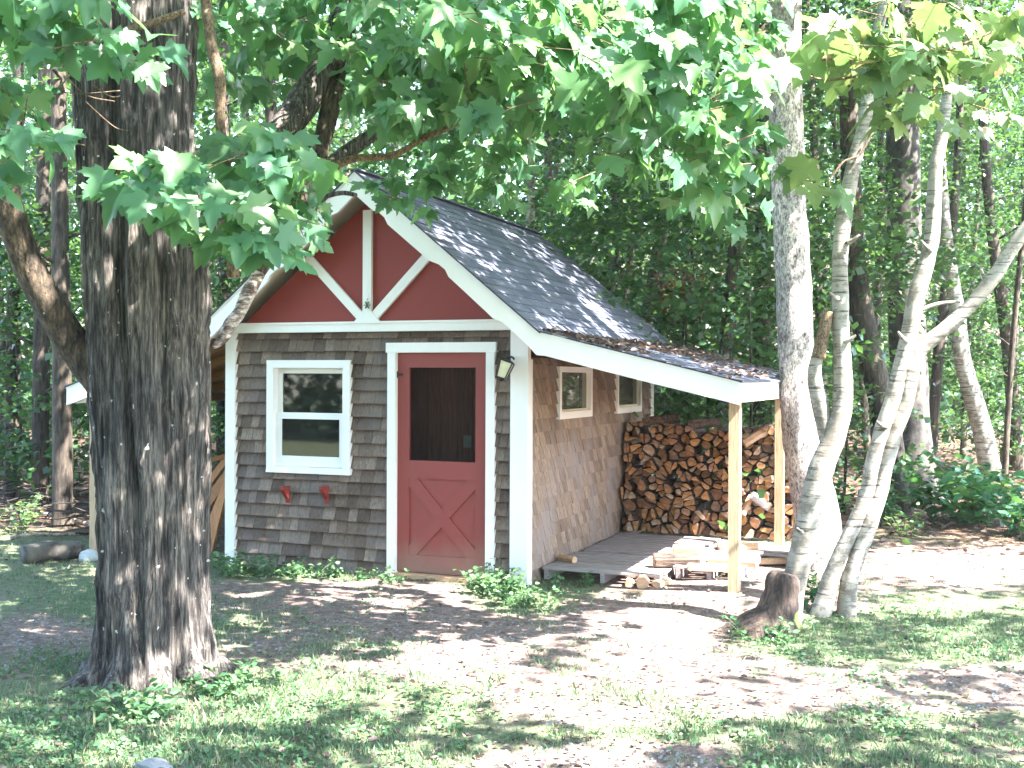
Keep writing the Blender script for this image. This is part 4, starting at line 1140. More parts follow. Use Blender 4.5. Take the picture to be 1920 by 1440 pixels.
# ---- overhead canopy out of view, thinned by the sunlight wanted on the yard
def sun_share(px, py):
    L_ = np.full(np.shape(px), 0.055)
    def ell(cx, cy, rx, ry, v):
        nonlocal L_
        k = np.clip(1.5 - np.sqrt(((px - cx) / rx) ** 2 + ((py - cy) / ry) ** 2), 0, 1)
        L_ = L_ * (1 - k) + v * k
    ell(1700, 1300, 500, 160, 0.42)
    ell(1150, 1270, 330, 45, 0.42)
    ell(1200, 1320, 250, 50, 0.66)
    ell(850, 1425, 260, 28, 0.85)
    ell(100, 1420, 160, 30, 0.35)
    ell(1350, 1072, 230, 42, 0.97)
    ell(1780, 1065, 320, 42, 0.97)
    ell(1150, 1140, 140, 22, 0.70)
    ell(1400, 1240, 160, 30, 0.75)
    ell(1230, 1110, 200, 20, 0.92)
    ell(1750, 1140, 200, 12, 0.8)
    ell(950, 1100, 90, 18, 0.55)
    ell(50, 1000, 90, 18, 0.8)
    ell(330, 1230, 90, 40, 0.18)
    return np.clip(L_, 0.02, 0.99)
hor = np.array([SUN[0], SUN[1]]) / SUN[2]
def canopy(N, x0, x1, y0, y1, zlo, zhi, rng, leaf_a=0.0115):
    X = rng.uniform(x0, x1, N); Y = rng.uniform(y0, y1, N)
    P = np.stack([X, Y, np.zeros(N)], 1)
    pxx, pyy, dd_ = proj(P)
    Ls = np.where(dd_ > 2.5, sun_share(pxx, pyy), 0.4)
    out_ = (pyy > 1600) | (dd_ < 2.5)
    Ls = np.where(out_, 0.35, Ls)
    dens = -np.log(Ls) / leaf_a                   # leaves wanted per square metre
    cl = 0.25 + 1.5 * np.clip((vnoise(X * 1.7, Y * 1.7, 61) * 0.6 + vnoise(X * 4, Y * 4, 62) * 0.4 - 0.28) / 0.44, 0, 1)
    dens = dens * cl
    have = N / ((x1 - x0) * (y1 - y0))
    keep = rng.uniform(0, 1, N) < dens / have
    X, Y = X[keep], Y[keep]; n_ = len(X)
    Z = rng.uniform(zlo, zhi, n_)
    Q = np.stack([X + hor[0] * Z, Y + hor[1] * Z, Z], 1)
    for it in range(14):                          # lift anything that would hang into the open view
        a, b, d_ = proj(Q)
        bad = (d_ > 0) & (a > -120) & (a < 2040) & (b > -70)
        if not bad.any(): break
        Z = Z + bad * 0.6
        Q = np.stack([X + hor[0] * Z, Y + hor[1] * Z, Z], 1)
    # keep the light on the bright leaf masses: thin out what shades them
    for zc, (ex, ey, rx, ry), v in ((3.9, (1200, 120, 340, 180), 0.88), (3.9, (1650, 120, 330, 140), 0.8), (4.2, (90, 60, 110, 90), 0.75), (3.0, (1480, 400, 60, 400), 0.8), (3.0, (1700, 450, 240, 300), 0.15), (1.0, (1385, 930, 60, 190), 0.99), (1.6, (1430, 735, 60, 60), 0.8), (2.6, (1490, 650, 80, 320), 0.985), (0.5, (1379, 1030, 70, 90), 0.99), (3.4, (1230, 120, 320, 190), 0.88), (4.5, (1230, 90, 320, 190), 0.88), (3.8, (1490, 300, 80, 360), 0.97), (5.2, (1490, 100, 90, 260), 0.97), (1.2, (1520, 850, 60, 200), 0.97)):
        S_ = Q - SUN * ((Q[:, 2] - zc) / SUN[2])[:, None]
        a, b, d_ = proj(S_)
        hit = (d_ > 4.5) & (d_ < (8.8 if 3.3 < zc < 4.6 and ex < 1400 else 12)) & (((a - ex) / rx) ** 2 + ((b - ey) / ry) ** 2 < 1) & (Q[:, 2] > zc + 0.5)
        kk = ~(hit & (rng.uniform(0, 1, len(Q)) < v))
        Q = Q[kk]
    return Q
rc = np.random.default_rng(77)
Q = canopy(90000, -10, 8.5, -8.5, 8.5, 4.8, 9.0, rc)
NR = 9000  # unseen leaves added along the sun's path to darken the roof
tx = rc.uniform(XM - 0.3, 2.0, NR); ty = rc.uniform(-0.5, 4.7, NR); tz = np.where(tx < XK, ZR + (ZK - ZR) * (tx - XM) / (XK - XM), ZK + (ZE - ZK) * (tx - XK) / (XE - XK))
cl = np.clip((vnoise(tx * 1.3 + 3, ty * 0.8, 63) * 0.65 + vnoise(tx * 5, ty * 3, 64) * 0.35 - 0.24) / 0.2, 0, 1)
ok_ = rc.uniform(0, 1, NR) < cl * 0.62
hz = rc.uniform(5.6, 8.8, NR)
QR = (np.stack([tx, ty, tz], 1) + SUN[None, :] * ((hz - tz) / SUN[2])[:, None])[ok_]
for it in range(14):
    a, b, d_ = proj(QR)
    bad = (d_ > 0) & (a > -120) & (a < 2040) & (b > -70)
    QR = QR + SUN[None, :] * (bad * 0.7)[:, None]
Q = np.concatenate([Q, QR])
N = len(Q)
split = RNG.uniform(0, 1, N)
tipv = rand_dirs(N, -0.9, 0.1, rc); nv = np.array([0, 0, 1.0]) + rc.normal(0, 0.45, (N, 3)); szs = rc.uniform(0.11, 0.17, N)
nc = np.array(near_cen); ntp = np.array(near_tip); nn_ = np.array(near_nor); ns = np.array(near_sz)
VAR = [(0, 0, 0), (-0.35, 0.15, 0.5), (0.25, -0.25, -0.6), (-0.5, 0.45, 0.3), (0.1, 0.3, -0.9), (-0.8, -0.1, 0.2)]
cr = leaf_mesh('crown', [(leaf_arrays(nc[i::6], ntp[i::6], nn_[i::6], ns[i::6], bend(TM, *VAR[i])), 0) for i in range(6)] + [ (leaf_arrays(Q, tipv, nv, szs, TS), 0)], [MT['near_leaf']])
put('crown', cr, maple)
obj('twigs', tw, MT['light_bark'], maple)['kind'] = 'stuff'
print('near leaves', len(nc), 'canopy', N)

# ------------------------------------------------------------------ stems on the right
def stem_tree(name, base, label, cat='tree', group=None):
    return empty(name, (base[0], base[1], float(ground_h(base[0], base[1]))), label, cat, group)
b0 = onplane(1537, 1066, 2, 0)
bigt = stem_tree('tree', b0, 'tall rough-barked tree brightly sunlit, beside the corner of the right lean-to roof')
dB = gdepth(1537, 1062)
limb([(1540, 1095, dB, 150), (1537, 1060, dB, 108), (1534, 1020, dB, 92), (1530, 960, dB, 84), (1514, 880, dB, 76), (1502, 780, dB, 70), (1496, 700, dB, 66), (1488, 550, dB, 64), (1481, 400, dB, 62), (1474, 200, dB, 60), (1472, 0, dB, 57), (1470, -300, dB, 52), (1480, -900, dB, 40)], bigt, 'oak_bark', 0.10, 36, 'trunk', 21)
b1 = onplane(1475, 1180, 2, 0); dA = gdepth(1475, 1176)
bA = stem_tree('birch_tree', b1, 'curving birch with a broken side stem, growing behind the old stump')
limb([(1468, 1205, dA, 56), (1476, 1175, dA, 48), (1484, 1120, dA, 46), (1493, 1075, dA, 44), (1503, 1030, dA, 44), (1522, 950, dA, 46), (1538, 882, dA, 48), (1562, 825, dA, 42), (1577, 770, dA, 38), (1581, 713, dA, 36), (1578, 640, dA, 32), (1576, 550, dA, 31), (1576, 460, dA, 30), (1588, 373, dA, 29), (1602, 304, dA, 28), (1620, 235, dA, 25), (1630, 160, dA, 23), (1650, 40, dA, 20), (1690, -160, dA, 15), (1720, -500, dA, 9)], bA, 'birch', 0.13, 22, 'trunk', 23)
limb([(1543, 888, dA, 30), (1556, 850, dA + 0.03, 34), (1548, 800, dA + 0.05, 35), (1534, 740, dA + 0.05, 32), (1527, 700, dA + 0.04, 27), (1534, 660, dA + 0.02, 23), (1545, 620, dA, 21), (1553, 586, dA, 19)], bA, 'birch', 0.08, 14, 'broken_stem', 25)
limb([(1535, 672, dA - 0.0, 25), (1545, 620, dA - 0.0, 23), (1554, 584, dA, 21)], bA, 'light_bark', 0.14, 8, 'broken_tip', 26)
dBC = gdepth(1560, 1156)
bB = stem_tree('birch_tree', onplane(1560, 1160, 2, 0), 'pale twin-stemmed birch forking wide to the right, in front of the grass edge')
limb([(1530, 1190, dBC, 44), (1538, 1155, dBC, 38), (1560, 1078, dBC, 32), (1582, 1024, dBC, 29), (1604, 978, dBC, 28), (1626, 922, dBC, 27), (1636, 870, dBC, 27), (1653, 807, dBC, 28), (1674, 750, dBC, 30), (1690, 690, dBC, 32), (1704, 633, dBC, 32), (1715, 568, dBC, 32), (1732, 507, dBC, 31), (1746, 453, dBC, 29), (1751, 380, dBC, 27), (1755, 308, dBC, 25), (1766, 254, dBC, 24), (1780, 150, dBC, 18), (1796, 30, dBC, 13), (1810, -140, dBC, 9)], bB, 'birch', 0.13, 22, 'trunk', 27)
limb([(1578, 1195, dBC, 46), (1586, 1165, dBC, 38), (1593, 1089, dBC, 32), (1611, 1033, dBC, 30), (1628, 989, dBC, 30), (1647, 930, dBC + 0.02, 30), (1661, 870, dBC + 0.03, 30), (1677, 807, dBC + 0.03, 30), (1696, 755, dBC + 0.02, 32), (1706, 700, dBC, 36), (1724, 657, dBC, 33), (1764, 622, dBC - 0.02, 29), (1813, 579, dBC - 0.05, 27), (1860, 525, dBC - 0.1, 27), (1892, 474, dBC - 0.12, 25), (1920, 434, dBC - 0.15, 25), (1990, 340, dBC - 0.2, 22), (2080, 180, dBC - 0.3, 16)], bB, 'birch', 0.13, 22, 'stem', 29)
limb([(1724, 582, dBC, 9), (1745, 574, dBC, 8), (1768, 568, dBC, 7), (1800, 566, dBC, 4)], bB, 'birch', 0.05, 8, 'twig', 30)
limb([(1552, 345, dA - 0.1, 3), (1580, 305, dA - 0.1, 5), (1612, 290, dA - 0.1, 5), (1635, 250, dA - 0.1, 4)], bA, 'light_bark', 0.05, 6, 'twig', 31)
limb([(1400, 130, 6.9, 6), (1480, 118, 6.9, 9), (1600, 105, 6.9, 10), (1720, 112, 6.9, 8), (1860, 60, 6.9, 5)], bA, 'light_bark', 0.05, 8, 'branch', 33)
limb([(1510, 140, 6.8, 3), (1560, 150, 6.8, 5), (1640, 128, 6.85, 5), (1700, 60, 6.9, 4)], bA, 'light_bark', 0.05, 6, 'branch', 34)
for (a, b, c_, e_, par_) in [(1590, 455, 1612, 440, bA), (1586, 640, 1604, 628, bA), (1570, 560, 1556, 548, bA), (1700, 640, 1684, 622, bB), (1745, 470, 1728, 452, bB), (1660, 800, 1644, 790, bB), (1850, 530, 1840, 505, bB), (1510, 1000, 1494, 990, bA)]:
    dd__ = dA if par_ is bA else dBC
    limb([(a, b, dd__ - 0.05, 13), ((a + c_) / 2, (b + e_) / 2 + 2, dd__ - 0.08, 8), (c_, e_, dd__ - 0.1, 4)], par_, 'birch', 0.15, 8, 'twig', int(a))
def crown_for(regs, par, mat, name='crown', tpl=TM, extra=None):
    global tw
    st = ([], [], [], []); old = tw; tw = MB()
    for (x0, y0, x1, y1, d0, d1, k, sz) in regs:
        for i in range(k): spray(RNG.uniform(x0, x1), RNG.uniform(y0, y1), RNG.uniform(d0, d1), int(RNG.integers(4, 7)), sz, store=st)
    t_ = tw; tw = old
    parts_ = [(leaf_arrays(*[np.array(q) for q in st], tpl), 0)]
    if extra is not None: parts_.append((extra, 0))
    put(name, leaf_mesh(name, parts_, [MT[mat]]), par)
    obj('twigs', t_, MT['light_bark'], par)['kind'] = 'stuff'
crown_for([(1530, 10, 1640, 95, 6.3, 7.2, 9, 0.16), (1600, 20, 1760, 120, 6.3, 7.4, 12, 0.16), (1560, 120, 1700, 190, 6.6, 7.2, 5, 0.15), (1520, 290, 1560, 360, 7.2, 7.6, 2, 0.17), (1610, 200, 1720, 250, 6.7, 7.1, 2, 0.17)], bA, 'young_leaf')
crown_for([(1740, 0, 1940, 120, 6.4, 8.0, 13, 0.15), (1720, 110, 1920, 200, 6.8, 8.2, 9, 0.14), (1760, 200, 1880, 250, 7.0, 8.2, 2, 0.13)], bB, 'young_leaf')
Q2 = canopy(9000, 2.0, 9.0, -3.0, 7.0, 5.2, 8.5, np.random.default_rng(5), 0.04)
N2 = len(Q2); r5 = np.random.default_rng(6)
put('crown', leaf_mesh('crown', [(leaf_arrays(Q2, rand_dirs(N2, -0.9, 0.1, r5), np.array([0, 0, 1.0]) + r5.normal(0, 0.5, (N2, 3)), r5.uniform(0.09, 0.15, N2), TS), 0)], [MT['forest_leaf']]), bigt)
# old stump
sb = onplane(1448, 1182, 2, 0); ds = gdepth(1448, 1180)
mb = MB()
mb.tube([at(1440, 1205, ds), at(1446, 1180, ds), at(1456, 1150, ds), at(1464, 1115, ds), at(1468, 1085, ds), at(1470, 1074, ds)], [0.38, 0.26, 0.165, 0.135, 0.12, 0.09], 28, 5, 0.22, 51)
tag(obj('tree_stump', mb, MT['stump'], None, True), 'mossy rotten stump at the foot of the curving birch', 'stump')

# ------------------------------------------------------------------ the forest behind
def make_crown(name, seed, n_clu, n_leaf, H, Rr, z0, lsz, mat):
    rg_ = np.random.default_rng(seed); cs, ts, ns_, ss = [], [], [], []
    for k in range(n_clu):
        t = rg_.uniform(0, 1) ** 0.85; z = z0 + (H - z0) * t
        rad = Rr * math.sqrt(rg_.uniform(0.02, 1)) * (0.75 + 0.35 * math.sin(math.pi * t))
        a = rg_.uniform(0, 2 * math.pi); c = np.array([rad * math.cos(a), rad * math.sin(a), z])
        m_ = int(n_leaf * rg_.uniform(0.5, 1.5)); cr_ = rg_.uniform(0.35, 0.75)
        p_ = rg_.normal(0, 1, (m_, 3)) * np.array([cr_, cr_, 0.13]) * 0.6
        p_[:, 2] -= 0.25 * (p_[:, 0] ** 2 + p_[:, 1] ** 2)
        cs.append(c + p_); ts.append(rand_dirs(m_, -0.8, 0.2, rg_)); ns_.append(np.array([0, 0, 1.0]) + rg_.normal(0, 0.55, (m_, 3))); ss.append(rg_.uniform(0.75, 1.25, m_) * lsz)
    return leaf_mesh(name, [(leaf_arrays(np.concatenate(cs), np.concatenate(ts), np.concatenate(ns_), np.concatenate(ss), TQ), 0)], [MT[mat]])
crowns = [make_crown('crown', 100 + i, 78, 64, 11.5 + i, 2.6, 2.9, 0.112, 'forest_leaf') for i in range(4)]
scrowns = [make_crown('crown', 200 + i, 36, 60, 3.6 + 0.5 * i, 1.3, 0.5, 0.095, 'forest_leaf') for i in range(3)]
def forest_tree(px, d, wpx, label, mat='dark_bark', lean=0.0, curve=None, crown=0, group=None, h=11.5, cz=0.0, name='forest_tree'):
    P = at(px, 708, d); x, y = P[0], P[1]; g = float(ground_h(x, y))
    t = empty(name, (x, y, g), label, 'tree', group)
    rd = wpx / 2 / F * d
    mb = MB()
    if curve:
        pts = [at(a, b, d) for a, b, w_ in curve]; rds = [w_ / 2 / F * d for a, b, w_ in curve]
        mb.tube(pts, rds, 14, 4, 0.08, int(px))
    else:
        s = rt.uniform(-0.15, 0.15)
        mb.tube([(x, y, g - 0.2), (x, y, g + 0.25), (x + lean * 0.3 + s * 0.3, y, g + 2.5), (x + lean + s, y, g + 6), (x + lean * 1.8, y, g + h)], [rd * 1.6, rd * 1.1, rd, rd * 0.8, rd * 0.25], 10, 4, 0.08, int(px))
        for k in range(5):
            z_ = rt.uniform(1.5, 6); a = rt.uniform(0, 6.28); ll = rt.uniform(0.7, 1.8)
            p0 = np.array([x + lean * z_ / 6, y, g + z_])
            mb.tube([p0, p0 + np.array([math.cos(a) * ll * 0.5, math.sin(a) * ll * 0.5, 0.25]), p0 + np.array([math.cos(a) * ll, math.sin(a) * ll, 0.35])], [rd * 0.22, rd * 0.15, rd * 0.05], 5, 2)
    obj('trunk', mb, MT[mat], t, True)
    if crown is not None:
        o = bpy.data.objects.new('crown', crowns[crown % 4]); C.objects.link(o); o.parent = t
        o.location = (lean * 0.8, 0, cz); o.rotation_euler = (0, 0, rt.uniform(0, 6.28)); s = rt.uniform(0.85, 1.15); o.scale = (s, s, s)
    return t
forest_tree(1712, gdepth(1712, 938), 66, 'thick smooth grey beech standing behind the twin-stemmed birch', 'beech_bark',
            curve=[(1722, 960, 120), (1718, 935, 95), (1713, 880, 78), (1708, 800, 70), (1702, 650, 68), (1697, 500, 66), (1694, 350, 62), (1692, 100, 56), (1690, -300, 40)], crown=0, cz=3.5)
forest_tree(1655, 15.5, 45, 'mottled brown tree leaning left out of the beech foot', 'dark_bark',
            curve=[(1680, 960, 60), (1668, 830, 50), (1655, 760, 48), (1640, 700, 46), (1622, 620, 44), (1608, 540, 42), (1600, 450, 40), (1594, 300, 36), (1588, 100, 30)], crown=1, cz=3.2)
forest_tree(1855, 20.5, 36, 'thin white birch leaning left in the shade near the right edge', 'birch_far',
            curve=[(1868, 905, 46), (1855, 870, 40), (1840, 800, 36), (1820, 730, 34), (1804, 670, 31), (1796, 600, 28), (1786, 530, 26), (1776, 465, 24), (1768, 380, 22), (1760, 250, 18)], crown=2, cz=4.2)
named = [(1885, 18, 11, 'slim dark trunk furthest right in the picture, beyond the leaning birch', 'dark_bark'),
         (1747, 22, 20, 'dark trunk between the grey beech and the leaning birch', 'dark_bark'),
         (1430, 17, 34, 'very dark trunk just left of the sunlit rough-barked tree', 'dark_bark'),
         (1346, 15, 24, 'dark brown trunk rising behind the lower end of the lean-to roof', 'dark_bark'),
         (1172, 19, 12, 'right-hand trunk of the close dark pair behind the roof slope', 'dark_bark'),
         (1156, 20, 12, 'left-hand trunk of the close dark pair behind the roof slope', 'dark_bark'),
         (1118, 21, 18, 'dark straight trunk behind the back of the roof, left of the close pair', 'dark_bark'),
         (990, 17, 18, 'pale sunlit trunk rising behind the ridge of the shed roof', 'pale_bark'),
         (1292, 24, 12, 'thin trunk behind the rust-coloured dead twigs', 'dark_bark'),
         (1225, 26, 14, 'thin grey trunk between the close pair and the rust-coloured twigs', 'beech_bark'),
         (1545, 21, 20, 'dark trunk seen between the sunlit tree and the curving birch', 'dark_bark'),
         (1640, 24, 16, 'dark trunk seen just right of the curving birch', 'dark_bark'),
         (118, 13.5, 34, 'dark trunk directly left of the maple, above the white eave end', 'dark_bark'),
         (76, 15, 30, 'dark trunk second from the left, beyond the sloping maple limb', 'dark_bark'),
         (22, 17, 26, 'dark trunk at the left edge beyond the maple limb', 'dark_bark'),
         (418, 17, 24, 'trunk between the maple and the left roof slope', 'dark_bark'),
         (546, 19, 30, 'trunk half hidden by maple leaves above the left roof slope', 'dark_bark'),
         (1060, 29, 14, 'grey trunk far behind the roof ridge, right of the pale one', 'beech_bark')]
for k, (px_, d_, w_, lab, mt) in enumerate(named):
    forest_tree(px_, d_, w_, lab, mt, lean=rt.uniform(-0.4, 0.4), crown=k, cz=rt.uniform(-0.5, 2.5), h=12)
spots_ = []
for k in range(36):
    for tr in range(40):
        px_ = rt.uniform(-150, 2100); d_ = rt.uniform(19, 40)
        if all(abs(px_ - a) * d_ / 2000 > 0.8 or abs(d_ - b) > 4 for a, b in spots_) : break
    spots_.append((px_, d_))
    forest_tree(px_, d_, rt.uniform(0.12, 0.30) * F / d_, 'slim dark tree deep in the shaded forest behind the shed', 'dark_bark',
                lean=rt.uniform(-0.6, 0.6), crown=k, group='slim trees deep in the forest', cz=rt.uniform(-1.2, 1.5), h=13)
for k in range(44):
    px_ = [-60, 30, 95, 160, 430, 470, 560, 620, 760, 880, 1010, 1090, 1180, 1270, 1330, 1390, 1440, 1520, 1590, 1640, 1760, 1830, 1900, 1980][k % 24] + rt.uniform(-25, 25)
    d_ = rt.uniform(13.5, 17) if k < 24 else rt.uniform(19, 28)
    if px_ > 1600 and d_ < 18: d_ = rt.uniform(20, 27)
    P = at(px_, 708, d_); g = float(ground_h(P[0], P[1]))
    t = empty('sapling', (P[0], P[1], g), 'leafy understory sapling filling the forest edge behind the shed', 'sapling', 'leafy saplings along the forest edge')
    mb = MB(); mb.tube([(P[0], P[1], g - 0.1), (P[0] + 0.05, P[1], g + 1.6), (P[0] + rt.uniform(-0.3, 0.3), P[1], g + 3.6)], [0.025, 0.018, 0.006], 6, 4)
    obj('trunk', mb, MT['dark_bark'], t, True)
    o = bpy.data.objects.new('crown', scrowns[k % 3]); C.objects.link(o); o.parent = t; o.rotation_euler = (0, 0, rt.uniform(0, 6.28)); s = rt.uniform(0.8, 1.25); o.scale = (s, s, s)
# far wood (and the wood behind the photographer that the panes mirror): one uncountable mass
rf = np.random.default_rng(9)
def slab(N, pxa, pxb, d0, d1, zlo, zhi):
    d_ = rf.uniform(d0, d1, N); pxx = rf.uniform(pxa, pxb, N)
    P = CAM[None, :] + (_f[None, :] * np.array([1, 1, 0]) + _r0[None, :] * ((pxx - 960) / F)[:, None]) * d_[:, None]
    P[:, 2] = ground_h(P[:, 0], P[:, 1]) + zlo + (zhi - zlo) * rf.uniform(0, 1, N) ** 1.0
    k = vnoise(P[:, 0] * 0.55 + P[:, 1] * 0.2, P[:, 2] * 0.9, 71) * 0.6 + vnoise(P[:, 0] * 1.6, P[:, 2] * 2.6 + P[:, 1], 72) * 0.4
    return P[k > 0.39]
A = np.concatenate([slab(125000, -500, 2400, 36, 58, 0.0, 23.0), slab(26000, -500, 2400, 30, 50, 0.0, 2.2)])
N = len(A)
far = leaf_arrays(A, rand_dirs(N, -0.8, 0.3, rf), rand_dirs(N, -0.2, 1, rf), rf.uniform(0.22, 0.42, N), TQ)
Nb = 42000
d_ = rf.uniform(9.5, 16, Nb); s_ = rf.uniform(-26, 22, Nb)
Bk = CAM[None, :] * np.array([1, 1, 0]) + np.outer(-d_, np.array([0.0, 1.0, 0.0])) + np.outer(s_, np.array([1.0, 0, 0]))
Bk[:, 2] = rf.uniform(0.0, 1, Nb) ** 1.3 * 11
k = vnoise(Bk[:, 0] * 0.6, Bk[:, 2] * 0.6, 75) > 0.30
Bk = Bk[k]; N = len(Bk)
back = leaf_arrays(Bk, rand_dirs(N, -0.8, 0.3, rf), rand_dirs(N, -0.2, 1, rf), rf.uniform(0.25, 0.5, N), TQ)
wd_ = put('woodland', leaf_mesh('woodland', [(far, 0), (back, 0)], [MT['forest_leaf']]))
tag(wd_, 'dense green wood far behind the shed, reading as one mass', 'woodland', kind='stuff')
mb = MB()
for k in range(90):
    P = at(rt.uniform(-300, 2300), 708, rt.uniform(36, 56)); g = float(ground_h(P[0], P[1]))
    r_ = rt.uniform(0.06, 0.16); mb.tube([(P[0], P[1], g - 0.3), (P[0] + rt.uniform(-0.5, 0.5), P[1], g + 7), (P[0] + rt.uniform(-1, 1), P[1], g + 15)], [r_ * 1.2, r_, r_ * 0.5], 6, 2)
tag(obj('far_trunks', mb, MT['dark_bark'], None, True), 'countless distant trunks of the far wood', 'woodland', kind='stuff')
# rust-coloured dead twigs
P = at(1283, 548, 16.0); N = 420; rg = np.random.default_rng(8)
A = P + rg.normal(0, 1, (N, 3)) * np.array([0.20, 0.2, 0.14])
db = empty('dead_sapling', (P[0], P[1], float(ground_h(P[0], P[1]))), 'dead sapling with rust-coloured leaves behind the lean-to roof', 'sapling')
put('crown', leaf_mesh('crown', [(leaf_arrays(A, rand_dirs(N, -1, 0, rg), rand_dirs(N, -1, 1, rg), rg.uniform(0.05, 0.10, N), TO), 0)], [MT['redleaf']]), db)
mb = MB(); g = float(ground_h(P[0], P[1])); mb.tube([(P[0], P[1], g), (P[0] + 0.05, P[1], g + 1.4), (P[0], P[1], P[2] + 0.2)], [0.03, 0.02, 0.006], 6, 4); obj('trunk', mb, MT['dark_bark'], db)

# ------------------------------------------------------------------ undergrowth
def bush(px, py, hgt, rad, n_, lsz, label, mat='shrub_leaf', name='shrub', group=None, seed=0, tpl=TO):
    P = onplane(px, py, 2, 0.0); P[2] = float(ground_h(P[0], P[1])); rg_ = np.random.default_rng(seed + int(px))
    t = empty(name, P, label, 'shrub' if name == 'shrub' else 'weed', group)
    mb = MB(); cs = []
    ns_ = max(4, n_ // 14)
    for k in range(ns_):
        a = rg_.uniform(0, 6.28); r_ = rad * math.sqrt(rg_.uniform(0, 1)); h_ = hgt * rg_.uniform(0.5, 1.0)
        tp = P + np.array([math.cos(a) * r_, math.sin(a) * r_, h_]); bs_ = P + np.array([math.cos(a) * r_ * 0.4, math.sin(a) * r_ * 0.4, -0.02])
        mb.tube([bs_, (bs_ + tp) / 2 + [0, 0, h_ * 0.1], tp], [0.004, 0.003, 0.0015], 4, 2)
        for j in range(n_ // ns_): u = rg_.uniform(0.25, 1.05); cs.append(bs_ * (1 - u) + tp * u + rg_.normal(0, lsz * 0.45, 3))
    cs = np.array(cs); N = len(cs); cs[:, 2] = np.maximum(cs[:, 2], P[2] + 0.01)
    put('foliage', leaf_mesh('foliage', [(leaf_arrays(cs, rand_dirs(N, -0.4, 0.6, rg_), np.array([0, 0, 1.0]) + rg_.normal(0, 0.5, (N, 3)), rg_.uniform(0.7, 1.3, N) * lsz, tpl), 0)], [MT[mat]]), t)
    obj('stems', mb, MT['weed'], t)
bush(930, 1108, 0.22, 0.34, 420, 0.055, 'leafy weed clump growing in front of the shed corner right of the door', 'weed', 'weed')
bush(985, 1128, 0.14, 0.30, 260, 0.05, 'low weeds just in front of the clump at the shed corner', 'weed', 'weed')
bush(735, 1090, 0.12, 0.14, 70, 0.045, 'small weed at the left foot of the door casing', 'weed', 'weed')
bush(450, 1075, 0.20, 0.34, 300, 0.055, 'weeds under the left corner of the front wall beside the maple', 'weed', 'weed')
bush(560, 1078, 0.14, 0.40, 240, 0.05, 'weeds along the front wall under the double-hung window', 'weed', 'weed')
bush(650, 1082, 0.10, 0.26, 120, 0.045, 'low weeds along the front wall between window and door', 'weed', 'weed')
bush(1040, 1098, 0.13, 0.07, 40, 0.04, 'small weed in front of the pallet, nearer the shed corner', 'weed', 'weed')
bush(1110, 1098, 0.14, 0.09, 60, 0.045, 'small weed in front of the pallet, further from the shed corner', 'weed', 'weed')
bush(1515, 1150, 0.30, 0.14, 120, 0.07, 'bluish weed tuft between the stump and the twin-stemmed birch', 'shrub_leaf', 'weed')
bush(1430, 1200, 0.14, 0.30, 160, 0.05, 'weeds in front of the rotten stump', 'weed', 'weed')
bush(1860, 985, 0.75, 0.85, 420, 0.15, 'broad-leaved teal shrub at the right forest edge', 'shrub_leaf', seed=1)
bush(1780, 975, 0.6, 0.6, 260, 0.14, 'broad-leaved shrub right of the grey beech foot', 'shrub_leaf', seed=2)
bush(1930, 1010, 0.6, 0.7, 240, 0.14, 'low shrub cut by the right picture edge', 'shrub_leaf', seed=4)
bush(1660, 985, 0.5, 0.35, 200, 0.08, 'narrow leafy shrub between the twin birch and the grey beech', 'forest_leaf', seed=3)
bush(1700, 1005, 0.35, 0.2, 110, 0.06, 'pale small shrub at the edge of the sunlit grass', 'young_leaf', seed=5)
bush(1590, 960, 0.6, 0.5, 200, 0.09, 'dark shrub behind the pale twin-stemmed birch', 'forest_leaf', seed=6)
bush(25, 1000, 0.45, 0.4, 200, 0.07, 'sunlit shrub at the left edge by the leaf litter', 'young_leaf', seed=7)
bush(95, 955, 0.8, 0.7, 300, 0.08, 'dark shrub behind the fallen sticks left of the maple', 'forest_leaf', seed=8)
bush(250, 1345, 0.12, 0.30, 260, 0.055, 'clover-like weeds at the left foot of the maple', 'weed', 'weed')
bush(420, 1290, 0.10, 0.35, 260, 0.05, 'weeds at the right foot of the maple', 'weed', 'weed')
# sticks, fallen log, stones
for (a, b, w_, lab, nm, mt, ct) in [((45, 1040), (150, 1028), 40, 'thick grey log lying on the ground left of the maple', 'fallen_log', 'beech_bark', 'log'),
                            ((60, 935), (185, 925), 9, 'long pale stick lying highest in the sticks left of the maple', 'stick', 'pale_bark', 'stick'),
                            ((80, 965), (180, 985), 9, 'stick sloping down to the right left of the maple', 'stick', 'pale_bark', 'stick'),
                            ((90, 960), (170, 952), 12, 'grey stick lying level left of the maple', 'stick', 'beech_bark', 'stick'),
                            ((20, 1010), (140, 1000), 8, 'thin stick along the sunlit leaf litter at the left', 'stick', 'pale_bark', 'stick'),
                            ((1760, 820), (1920, 790), 8, 'long fallen branch behind the thin leaning birch', 'stick', 'dark_bark', 'stick'),
                            ((1600, 860), (1760, 830), 9, 'fallen branch on the forest floor beside the grey beech', 'stick', 'dark_bark', 'stick')]:
    zz = 0.08 if w_ > 20 else 0.05
    A = onplane(a[0], a[1], 2, zz); B = onplane(b[0], b[1], 2, zz); d_ = float((A - CAM) @ _f)
    A[2] = float(ground_h(A[0], A[1])) + zz; B[2] = float(ground_h(B[0], B[1])) + zz
    mb = MB(); r_ = w_ / 2 / F * d_
    mb.tube([A, (A * 2 + B) / 3 + [0, 0, 0.03], (A + 2 * B) / 3 + [0.02, 0, 0.01], B], [r_, r_ * 0.95, r_ * 0.9, r_ * 0.8], 10, 4, 0.12, int(a[0]))
    tag(obj(nm, mb, MT[mt], None, True), lab, ct)
